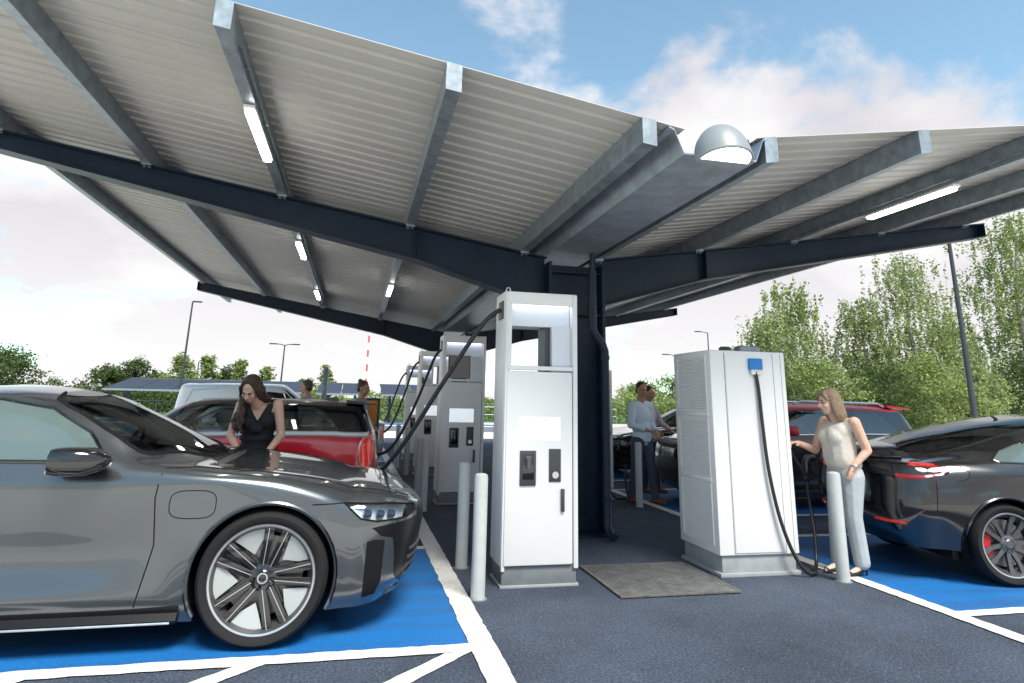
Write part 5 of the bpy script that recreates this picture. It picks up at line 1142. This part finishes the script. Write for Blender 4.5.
# woman in cream top at the cabinet, facing left
def woman_cream():
    x0, y0 = 4.53, 5.62
    H = HeadFrame((4.445, 5.60, 1.515), R(172), R(10), 0, .95)
    nl = (x0 + .03, 5.42, 1.335); ne = (4.65, 5.40, 1.085); nw = (4.50, 5.42, .945)          # near arm, hand at the pocket
    fl = (x0 + .02, 5.82, 1.33); fe = (4.45, 5.86, 1.06); fw = (4.22, 5.80, 1.125)
    torso = [('e', (x0 + .035, y0, .90), (.125, .165, .13)), ('e', (x0 + .01, y0, 1.04), (.115, .145, .13)), ('e', (x0, y0, 1.20), (.122, .155, .14)), ('c', (x0 + .03, 5.48, 1.315), .060, (x0 + .03, 5.76, 1.315), .060)]
    bust = [('e', (x0 - .078, y0 - .065, 1.195), (.070, .075, .075)), ('e', (x0 - .078, y0 + .065, 1.195), (.070, .075, .075))]
    legs = limb([(x0 + .03, y0 - .085, .86), (x0 + .0, y0 - .09, .47), (x0 + .04, y0 - .085, .11)], [.108, .062, .038]) + limb([(x0 + .03, y0 + .085, .86), (x0 - .03, y0 + .09, .47), (x0 - .07, y0 + .075, .11)], [.108, .062, .038])
    arms = limb([nl, ne, nw], [.054, .042, .027]) + limb([fl, fe, fw], [.054, .042, .026])
    neck = [('c', (x0 + .02, y0, 1.33), .060, (4.475, 5.605, 1.45), .055)]
    hands = hand_prims(nw, (-.35, .1, -.92), (-.3, .9, 0), 1, .5, .95) + hand_prims(fw, (-.95, -.15, .12), (.1, .1, -1), 1, 1.25, .95)
    feet = [('c', (x0 + .05, y0 - .085, .075), .030, (x0 - .10, y0 - .10, .024), .024), ('c', (x0 - .06, y0 + .075, .075), .030, (x0 - .21, y0 + .06, .024), .024)]
    b = blob('person', torso + bust + legs + arms + neck + head_prims(H) + hands + feet, SKIN, None, .0065)
    tag(b, 'woman in a sleeveless cream top and pale trousers reaching towards the white cabinet', 'person'); face_parts(H, b, EYEW)
    top = inflate(torso[1:3], .012) + inflate(bust, .010) + [('e', (x0 + .035, y0, .955), (.140, .180, .085)), ('c', (x0 + .03, y0 - .05, .93), .118, (x0 + .03, y0 + .05, .93), .118), ('c', (x0 + .03, 5.475, 1.305), .066, (x0 + .03, 5.765, 1.305), .066), ('c', (x0 - .03, 5.53, 1.25), .08, (x0 - .03, 5.71, 1.25), .08)]
    top += [('c', (x0 + .0, y0 - .03, 1.0), .135, (x0 - .01, y0 - .03, 1.2), .135), ('c', (x0 + .0, y0 + .03, 1.0), .135, (x0 - .01, y0 + .03, 1.2), .135)]
    blob('top', top, CLCREAM, b, .009, 14)
    tr = [('e', (x0 + .04, y0, .885), (.135, .175, .085))]
    tr += limb([(x0 + .035, y0 - .08, .85), (x0 + .005, y0 - .09, .50), (x0 + .05, y0 - .088, .115)], [.118, .080, .072]) + limb([(x0 + .035, y0 + .08, .85), (x0 - .025, y0 + .09, .50), (x0 - .06, y0 + .075, .115)], [.118, .080, .072])
    blob('trousers', tr, CLTROU, b, .009, 4)
    hp = [H.el(-.032, 0, .050, .094, .084, .086), H.el(-.062, 0, -.03, .062, .082, .11)]
    r = random.Random(5)
    for k in range(24):
        a = R(62 + 236 * k / 23); sx, sy = math.cos(a), math.sin(a)
        hp += limb([H.p(-.03 + .07 * sx, .074 * sy, .06), H.p(-.032 + .086 * sx, .088 * sy, -.04), H.p(-.04 + .082 * sx, .092 * sy, -.13 + r.uniform(-.015, .015)), H.p(-.045 + .07 * sx, .085 * sy, -.195 + r.uniform(-.02, .02))], [.02, .021, .02, .009])
    for k in range(7): a = -1 + 2 * k / 6; hp += limb([H.p(.03, .03 * a, .118), H.p(.062, .052 * a, .085), H.p(.05, .078 * (1 if a > 0 else -1), .03)], [.011, .013, .012])
    blob('hair', hp, HAIRG, b, .007, 2)
    for (fx, fy) in ((x0 + .06, y0 - .085), (x0 - .05, y0 + .075)):
        sh = MB(); sh.tube([(fx - .17, fy - .014, .018), (fx - .09, fy - .008, .022), (fx - .02, fy, .055), (fx + .02, fy, .075)], [.030, .036, .028, .026], 10)
        sh.cyl((fx + .025, fy, .07), (fx + .032, fy, .0), .014, .008, 8); sh.tube([(fx + .01 + .042 * math.cos(a), fy + .04 * math.sin(a), .118) for a in np.linspace(0, 2 * math.pi, 14)[:-1]], .006, 6, closed=True); sh.build('heeled_sandal', SHOEK, b)
    n = MB(); n.lathe([(.036, -.006), (.039, 0), (.036, .006)], 20, 'Z', Matrix.Translation(lerp(ne, nw, .93))); n.build('bracelet', METAL, b)
woman_cream()
def man(x, y, yaw, label, shirt, trousers, shoes, hair, skin, h=1.0, stride=.12, arms=None, lean=0.0, head_yaw=0.0, bun=False, head_pitch=8):
    c, s_ = math.cos(yaw), math.sin(yaw)
    def g(f, l, z): return (x + (f + lean * max(0, z - .85)) * c - l * s_, y + (f + lean * max(0, z - .85)) * s_ + l * c, z * h)
    e = (0, 0, yaw); E = lambda f, l, z, a, b, d: ('e', g(f, l, z), (a, b, d * h), e)
    H = HeadFrame(g(.03, 0, 1.635), yaw + head_yaw, R(head_pitch), 0, 1.0)
    torso = [E(0, 0, .93, .12, .165, .13), E(.0, 0, 1.08, .118, .155, .14), E(-.005, 0, 1.25, .125, .185, .16), ('c', g(-.01, .165, 1.40), .066, g(-.01, -.165, 1.40), .066)]
    legs = limb([g(0, .09, .88), g(stride * .5 + .02, .09, .49), g(stride, .09, .09)], [.10, .06, .042]) + limb([g(0, -.09, .88), g(-stride * .4, -.09, .49), g(-stride, -.09, .09)], [.10, .06, .042])
    arms = arms or [[(0, .215, 1.40), (.0, .25, 1.12), (.19, .12, 1.02)], [(0, -.215, 1.40), (.0, -.26, 1.12), (.19, -.10, 1.05)]]
    A = [[g(*p) for p in a] for a in arms]
    ap = []; hands = []
    for k, a in enumerate(A): ap += limb(a, [.056, .043, .029]); d = Vector(a[2]) - Vector(a[1]); hands += hand_prims(a[2], d, (c * .3, s_ * .3, -.9), 1 if k == 0 else -1, .9)
    neck = [('c', g(-.005, 0, 1.42), .062, g(.012, 0, 1.55), .058)]
    b = blob('person', torso + legs + ap + neck + head_prims(H) + hands + [('c', g(stride - .02, .09, .05), .035, g(stride + .1, .09, .03), .03), ('c', g(-stride - .02, -.09, .05), .035, g(-stride + .1, -.09, .03), .03)], skin, None, .008)
    tag(b, label, 'person'); face_parts(H, b, EYEW)
    sh = inflate(torso, .014) + [('c', g(0, .04, .92), .13, g(0, -.04, .92), .13)]
    for a in A: sh += [('c', a[0], .068, a[1], .058), ('c', a[1], .057, lerp(a[1], a[2], .75), .042)]
    blob('shirt', sh, shirt, b, .009, 4)
    blob('trousers', [E(0, 0, .90, .128, .172, .10)] + inflate(legs, .014)[:1] + inflate(legs, .014)[2:3] + limb([g(stride * .5 + .02, .09, .49), g(stride, .09, .09)], [.076, .062]) + limb([g(-stride * .4, -.09, .49), g(-stride, -.09, .09)], [.076, .062]), trousers, b, .009, 4)
    hp = [H.el(-.028, 0, .052, .092, .082, .085), H.el(-.05, 0, .0, .06, .078, .08)] + [H.cap((.03, -.04, .108), .016, (.03, .04, .108), .016)]
    if bun: hp += [H.el(-.085, 0, .115, .035, .035, .035)]
    blob('hair', hp, hair, b, .008, 2)
    for sg, st in ((1, stride), (-1, -stride)): shoe('shoe', g(st - .06, sg * .09, 0), g(st + .20, sg * .10, 0), shoes, b)
    return b
man(4.40, 9.86, R(-62), 'man in a light blue shirt and navy trousers standing by the far right bay', CLSHIRT, CLNAVY, SHOEB, HAIRK, SKIN2, 1.02, .16, head_yaw=R(-20))
man(5.02, 10.95, R(-50), 'man in a mauve grey shirt standing behind the man in light blue', CLPINK, CLNAVY, SHOEB, HAIRK, SKIN2, 1.0, .08, arms=[[(0, .215, 1.40), (.10, .28, 1.14), (.30, .26, 1.02)], [(0, -.215, 1.40), (.05, -.26, 1.12), (.2, -.10, 1.02)]])
man(-.80, 12.0, R(160), 'dark haired man whose head shows above the red car roof', CLBG, CLNAVY, SHOEB, HAIRB, SKIN2, .985, .08)
man(.10, 11.45, R(-20), 'man with a hair bun in a blue grey shirt beside the orange screen', CLBG, CLNAVY, SHOEK, HAIRB, SKIN2, .985, .05, bun=True)
def kiosk():
    t = thing('display_stand', 'slim dark display stand with an orange panel behind the red car', 'display stand', (.30, 11.75, 0))
    b = MB(); b.bb((-.13, -.05, .02), (.13, .05, 1.46), .01); b.build('stand_body', DARK, t); p = MB(); p.bb((-.115, -.058, 1.02), (.085, -.048, 1.42), .004); p.build('orange_panel', ORANGE, t); q = MB(); q.bb((-.2, -.12, 0), (.2, .12, .022), .004); q.build('base', CGREY, t)
kiosk()
# ------------------------------------------------------------------ trees, hedges, far furniture
def leaves_mesh(name, C, size, rs, droop=0.0):
    n = len(C); d = rs.normal(size=(n, 3)); d /= np.linalg.norm(d, axis=1, keepdims=True); d[:, 2] = d[:, 2] * .6 - droop
    d /= np.linalg.norm(d, axis=1, keepdims=True); q = rs.normal(size=(n, 3)); e = np.cross(d, q); e /= np.maximum(np.linalg.norm(e, axis=1, keepdims=True), 1e-6)
    L = size * rs.uniform(.65, 1.35, (n, 1)); W = L * .62
    V = np.empty((n, 4, 3)); V[:, 0] = C - d * L * .5; V[:, 1] = C + e * W * .5; V[:, 2] = C + d * L * .5; V[:, 3] = C - e * W * .5
    return fastmesh(name, V.reshape(-1, 3), np.arange(4 * n).reshape(n, 4))
def tree(name, label, x, y, h, r, nleaf, m, seed, weep=0.0, leaf=.11, bark=None, base=.18, group=None, cat='tree', lean=0.0, conic=0.0):
    rs = np.random.RandomState(seed); t = thing(name, label, cat, (x, y, 0), 0, group)
    b = MB(); ls = []; tw = []
    tp = [(lean * (k / 7) ** 1.5 + rs.normal() * .06 * h / 8, rs.normal() * .06 * h / 8, h * .94 * k / 7) for k in range(8)]
    b.tube(tp, [max(.012, .017 * h * (1 - k / 7.6)) for k in range(8)], 9)
    nl = int(14 + h * 2.2)
    for i in range(nl):
        f = base + (1 - base) * ((i + rs.uniform(0, 1)) / nl); k = min(6.99, f * .98 * 7); k0 = int(k); p = np.array(tp[k0]) + (np.array(tp[k0 + 1]) - np.array(tp[k0])) * (k - k0)
        a = i * 2.399 + rs.uniform(-.5, .5); prof = math.sin(math.pi * min(1, (f - base * .4) / (1 - base * .4)) ** (.75 + conic * -.3)) ** .7 * (1 - conic * f) + .12
        L = r * prof * rs.uniform(.65, 1.15); up = rs.uniform(.25, .9) * (1.1 - .4 * f)
        pts = []
        for s in np.linspace(0, 1, 6): pts.append(p + np.array([math.cos(a) * L * s, math.sin(a) * L * s, L * (up * s - (.55 + weep * .5) * s * s * .9)]) + rs.normal(size=3) * .05 * L * s)
        b.tube([tuple(q) for q in pts], [max(.006, .006 * h * (1 - f * .7) * (1 - s * .8)) for s in np.linspace(0, 1, 6)], 5)
        for s in np.linspace(.25, 1, 7):
            q = p + np.array([math.cos(a) * L * s, math.sin(a) * L * s, L * (up * s - (.55 + weep * .5) * s * s * .9)])
            for _ in range(2): tw.append((q + rs.normal(size=3) * .16 * r * np.array([1, 1, .7]), rs.uniform(.5, 1.2)))
    b.build('trunk', bark or BARK, t, smooth=60)
    wts = np.array([w for _, w in tw]) ** 2.2; wts /= wts.sum(); cnt = rs.multinomial(nleaf, wts); C = []
    for (q, w), n in zip(tw, cnt):
        sc = r * .105 * w
        o = rs.normal(size=(n, 3)) * sc * np.array([1, 1, .75])
        if weep:
            ns = max(2, int(n / 26)); st = rs.normal(size=(ns, 2)) * sc * 1.5; k = rs.randint(0, ns, n); u = rs.uniform(0, 1, n) ** .8
            o = np.stack([st[k, 0] + rs.normal(size=n) * .05, st[k, 1] + rs.normal(size=n) * .05, -u * weep * r * .40 * (.5 + rs.uniform(0, 1, ns)[k]) + rs.normal(size=n) * .08 + sc * .5], 1)
        C.append(q + o)
    C = np.concatenate(C); C = C[C[:, 2] > .12]
    link('crown', leaves_mesh('crown', C, leaf, rs, .5 if weep else .1), m, t); return t
BIR = 'tall birches beyond the right hand bays'
for i, (x, y, h, r, n, m, wp, lb) in enumerate([
    (19.2, 28, 6.3, 2.2, 15000, LEAF1, .9, 'loose birch at the left end of the row, above the white cabinet'),
    (22.0, 30, 8.2, 2.3, 16000, LEAF3, .8, 'yellow green birch second from the left in the row'),
    (25.0, 28.5, 7.4, 2.3, 17000, LEAF1, 1., 'birch behind the head of the woman in the cream top'),
    (27.6, 28, 10.2, 2.7, 19000, LEAF1, 1., 'tall feathery birch just left of the dark lamp post'),
    (31.3, 29.5, 7.0, 2.2, 16000, LEAF3, .8, 'birch behind the dark lamp post'),
    (35.0, 28, 13.2, 3.5, 30000, LEAF3, .8, 'tallest birch at the right edge of the view'),
    (39.5, 30, 12.5, 3.4, 20000, LEAF1, .9, 'birch farthest to the right, beyond the tallest one')]):
    tree('birch_tree', lb, x, y, h, r, int(n * .74), m, 20 + i, wp, .145, BARKW, .10, BIR)
for i, (x, y, h, r, n, m, lb) in enumerate([
    (17.6, 25.5, 2.6, 1.5, 5000, LEAF2, 'dark shrub under the loose birch by the white cabinet'), (20.3, 26, 3.6, 1.9, 7000, LEAF3, 'yellow green shrub below the birches, left of the cream top'),
    (23.2, 25.5, 3.4, 1.9, 7000, LEAF2, 'dark shrub behind the woman in the cream top'), (26.0, 26, 4.0, 2.0, 8000, LEAF3, 'yellow green shrub left of the dark lamp post base'),
    (28.8, 26.5, 3.8, 2.0, 8000, LEAF1, 'shrub at the foot of the dark lamp post'), (31.8, 26, 4.2, 2.2, 8000, LEAF2, 'dark shrub right of the lamp post'), (35.2, 25, 4.4, 2.4, 8000, LEAF3, 'yellow green shrub at the right edge of the view'),
    (24.6, 33, 3.9, 2.3, 8000, LEAF2, 'dark thicket tree filling behind the birches on the left'), (29.5, 33.5, 4.2, 2.4, 8000, LEAF2, 'dark thicket tree filling behind the birches by the lamp post'), (34.5, 34, 4.6, 2.6, 8000, LEAF2, 'dark thicket tree filling behind the tallest birch'), (20.5, 33, 3.4, 2., 6000, LEAF2, 'dark thicket tree behind the left most birch')]):
    tree('shrub', lb, x, y, h, r, n, m, 60 + i, 0, .12, BARK, .02, 'shrubs below the birches', 'shrub')
for i, (x, y, h, r, n, m, cn, lb) in enumerate([
    (-27.2, 60, 4.6, 3.0, 9000, LEAF2, 0, 'broad round tree at the far left edge'), (-19.4, 60, 3.5, 2.0, 6000, LEAF2, 0, 'round tree left of the solar carport'), (-18.0, 61, 4.3, 1.7, 5000, LEAF2, 0, 'taller tree behind the left end of the solar carport'),
    (-14.2, 60, 4.7, 1.5, 5000, LEAF3, .2, 'light green tree beside the tall left lamp post'), (-12.2, 60, 4.9, 1.1, 4000, LEAF3, .5, 'narrow pointed tree right of the tall left lamp post'), (-10.9, 61, 3.9, 1.2, 4000, LEAF2, 0, 'small tree between the two pointed trees'),
    (-9.6, 60, 4.6, 1.0, 3500, LEAF3, .5, 'narrow pointed tree left of the woman in black'), (-7.5, 60, 4.0, .9, 3000, LEAF3, .5, 'small pointed tree behind the head of the woman in black'), (-2.6, 60, 4.3, .9, 3000, LEAF3, .4, 'single small tree above the red car roof'),
    (-16.3, 62, 3.2, 1.6, 4000, LEAF2, 0, 'low tree behind the solar carport'), (-4.4, 62, 3.0, 1.2, 3000, LEAF2, 0, 'low tree right of the double lamp post'),
    (27.5, 52, 4.0, 2.6, 7000, LEAF3, 0, 'round bright tree behind the two men'), (24.0, 54, 3.2, 2.0, 5000, LEAF3, 0, 'low bright tree left of the two men'), (31.0, 53, 3.6, 2.4, 5000, LEAF3, 0, 'round tree just left of the white cabinet')]):
    tree('distant_tree', lb, x, y, h, r, n, m, 100 + i, 0, .20, BARK, .06, 'trees beyond the far edge of the car park', 'tree', 0, cn)
def hedge(label, x0, x1, y, h, n, m, seed, d=1.6):
    rs = np.random.RandomState(seed); t = thing('hedge', label, 'hedge', ((x0 + x1) / 2, y, 0)); w = x1 - x0
    C = np.stack([rs.uniform(-w / 2, w / 2, n), rs.uniform(-d / 2, d / 2, n), rs.uniform(0, 1, n) ** .7], 1)
    top = h * (1 + .16 * np.sin(C[:, 0] * 1.3 + seed) + .10 * np.sin(C[:, 0] * 3.7)); C[:, 2] = C[:, 2] * top + rs.normal(size=n) * .06
    C = C[C[:, 2] > .05]; link('foliage', leaves_mesh('foliage', C, .16, rs, 0), m, t)
    b = MB()
    for k in range(int(w / 1.2)): xx = -w / 2 + .6 + k * 1.2; b.tube([(xx, 0, 0), (xx + .1, .05, h * .5), (xx + .05, 0, h * .85)], [.03, .02, .01], 5)
    b.build('stems', BARK, t)
hedge('long green hedge behind the left hand bays', -30, -8, 47.5, 1.75, 16000, LEAF2, 1)
hedge('bright green hedge seen between the red car and the posts', -8, 12, 47.5, 1.65, 16000, LEAF3, 2)
hedge('bright hedge behind the right hand bays', 12, 40, 47, 1.9, 20000, LEAF3, 3)
def carport(x0, x1, y, label):
    t = thing('solar_carport', label, 'carport', ((x0 + x1) / 2, y, 0), 0, 'low solar carports at the far side of the car park'); w = x1 - x0
    b = MB(); n = max(1, round(w / 1.7))
    for k in range(n): a = -w / 2 + k * w / n; b.prism([(-2.2, 1.62), (2.2, 2.28), (2.2, 2.32), (-2.2, 1.66)], a + .02, a + w / n - .02, 'X')
    b.build('solar_panels', SOLAR, t)
    f = MB(); f.bb((-w / 2, -2.24, 1.56), (w / 2, -2.18, 1.66)); f.bb((-w / 2, 2.18, 2.22), (w / 2, 2.24, 2.33)); f.bb((-w / 2, -.05, 1.78), (w / 2, .05, 1.90)); f.build('purlins', GALV, t)
    for k in range(max(2, round(w / 4))):
        xx = -w / 2 + .6 + k * (w - 1.2) / max(1, round(w / 4) - 1); p = MB(); p.bb((xx - .08, -.1, 0), (xx + .08, .1, 1.8)); p.prism([(-2.0, 1.55), (2.0, 2.15), (2.0, 2.25), (-2.0, 1.63)], xx - .05, xx + .05, 'X'); p.build('post', POSTB, t)
carport(-13.2, -3.0, 42, 'long low solar carport above the white van')
carport(-2.2, .6, 42, 'short solar carport section behind the man with the hair bun')
carport(1.5, 5.2, 42, 'solar carport section seen just left of the charging posts')
def lamp_post(x, y, h, label, arms, arm=.6, r=.05, m=None):
    t = thing('lamp_post', label, 'lamp post', (x, y, 0), 0, 'slim lamp posts round the car park')
    b = MB(); b.tube([(0, 0, 0), (0, 0, h * .3), (0, 0, h)], [r * 1.3, r * 1.1, r * .7], 10); b.cyl((0, 0, 0), (0, 0, .9), r * 1.7, n=12); b.build('pole', POLE, t)
    for sg in arms:
        a = MB(); a.tube([(0, 0, h - .03), (sg * arm * .5, 0, h + .03), (sg * arm, 0, h + .05)], r * .5, 8); a.build('arm', POLE, t)
        l = MB(); l.box((sg * (arm + .2), 0, h + .05), (.5, .2, .07), .02); l.build('lamp_head', POLE, t)
lamp_post(24.15, 22, 10.2, 'tall dark lamp post among the birches on the right', (-1,), .5, .095)
lamp_post(-9.4, 40, 6.5, 'tall single lamp post left of the canopy, behind the solar carport', (1,), .05, .06)
lamp_post(-4.7, 45, 4.66, 'double headed lamp post between the woman in black and the canopy', (-1, 1), .5, .055)
lamp_post(22.9, 45, 4.95, 'double headed lamp post behind the two men', (-1, 1), .55, .055)
lamp_post(25.7, 45, 6.75, 'single armed lamp post just above the nearest white cabinet', (-1,), .6, .055)
lamp_post(-13.4, 62, 4.2, 'short distant lamp post between the pointed trees', (1,), .1, .06)
def striped_mast():
    t = thing('striped_mast', 'slim red and white striped mast below the rear canopy arm', 'mast', (.55, 40, 0)); b = MB(); r = MB()
    for k in range(14): (r if k % 2 else b).cyl((0, 0, k * .42), (0, 0, k * .42 + .42), .055 - .001 * k, n=10)
    b.build('white_bands', CWHITE, t); r.build('red_bands', REDM, t)
striped_mast()
def steel_post():
    t = thing('steel_post', 'square galvanised steel post rising behind the red car roof', 'post', (-.92, 21.0, 0)); b = MB(); b.bb((-.07, -.07, .015), (.07, .07, 2.3), .006); b.build('shaft', GALV, t); c = MB(); c.bb((-.16, -.16, 0), (.16, .16, .015)); c.build('base_plate', GALV, t)
steel_post()
def fence(label, x0, x1, y):
    t = thing('rail_fence', label, 'fence', ((x0 + x1) / 2, y, 0)); w = x1 - x0; n = int(w / 2.4)
    for k in range(n + 1): b = MB(); xx = -w / 2 + k * w / n; b.cyl((xx, 0, 0), (xx, 0, 1.05), .03, n=8); b.build('fence_post', GALV, t)
    for z in (.5, 1.0): b = MB(); b.cyl((-w / 2, 0, z), (w / 2, 0, z), .025, n=8); b.build('rail', GALV, t)
fence('low galvanised rail fence in front of the far left hedge', -27, -1.5, 44.6)
fence('low galvanised rail fence in front of the bright middle hedge', 1, 18, 44.6)
sheet('distant_bays', [(-26, 38.2, 9, 40.6)], .008, BLUE)
sheet('verge', [(-60, 44, 60, 120)], .01, GRASS)
def joint(pts, w, name='asphalt_joint', z=.004):
    r = random.Random(11); P = cable_curve([(p[0], p[1], 0) for p in pts], 60); vs = []; fs = []
    for i, p in enumerate(P):
        d = (P[min(i + 1, len(P) - 1)] - P[max(i - 1, 0)]).normalized(); n = Vector((-d.y, d.x, 0)); k = w * r.uniform(.4, 1.2); j = r.uniform(-.008, .008)
        for sg in (-1, 1): vs.append((p.x + n.x * (sg * k + j), p.y + n.y * (sg * k + j), z))
    for i in range(len(P) - 1): fs.append([2 * i, 2 * i + 1, 2 * i + 3, 2 * i + 2])
    b = MB(); b.add(vs, fs); tag(b.build(name, TAR, smooth=0), kind='structure')
TAR = mat('bitumen', (.018, .022, .03), rough=.55, var=.3)
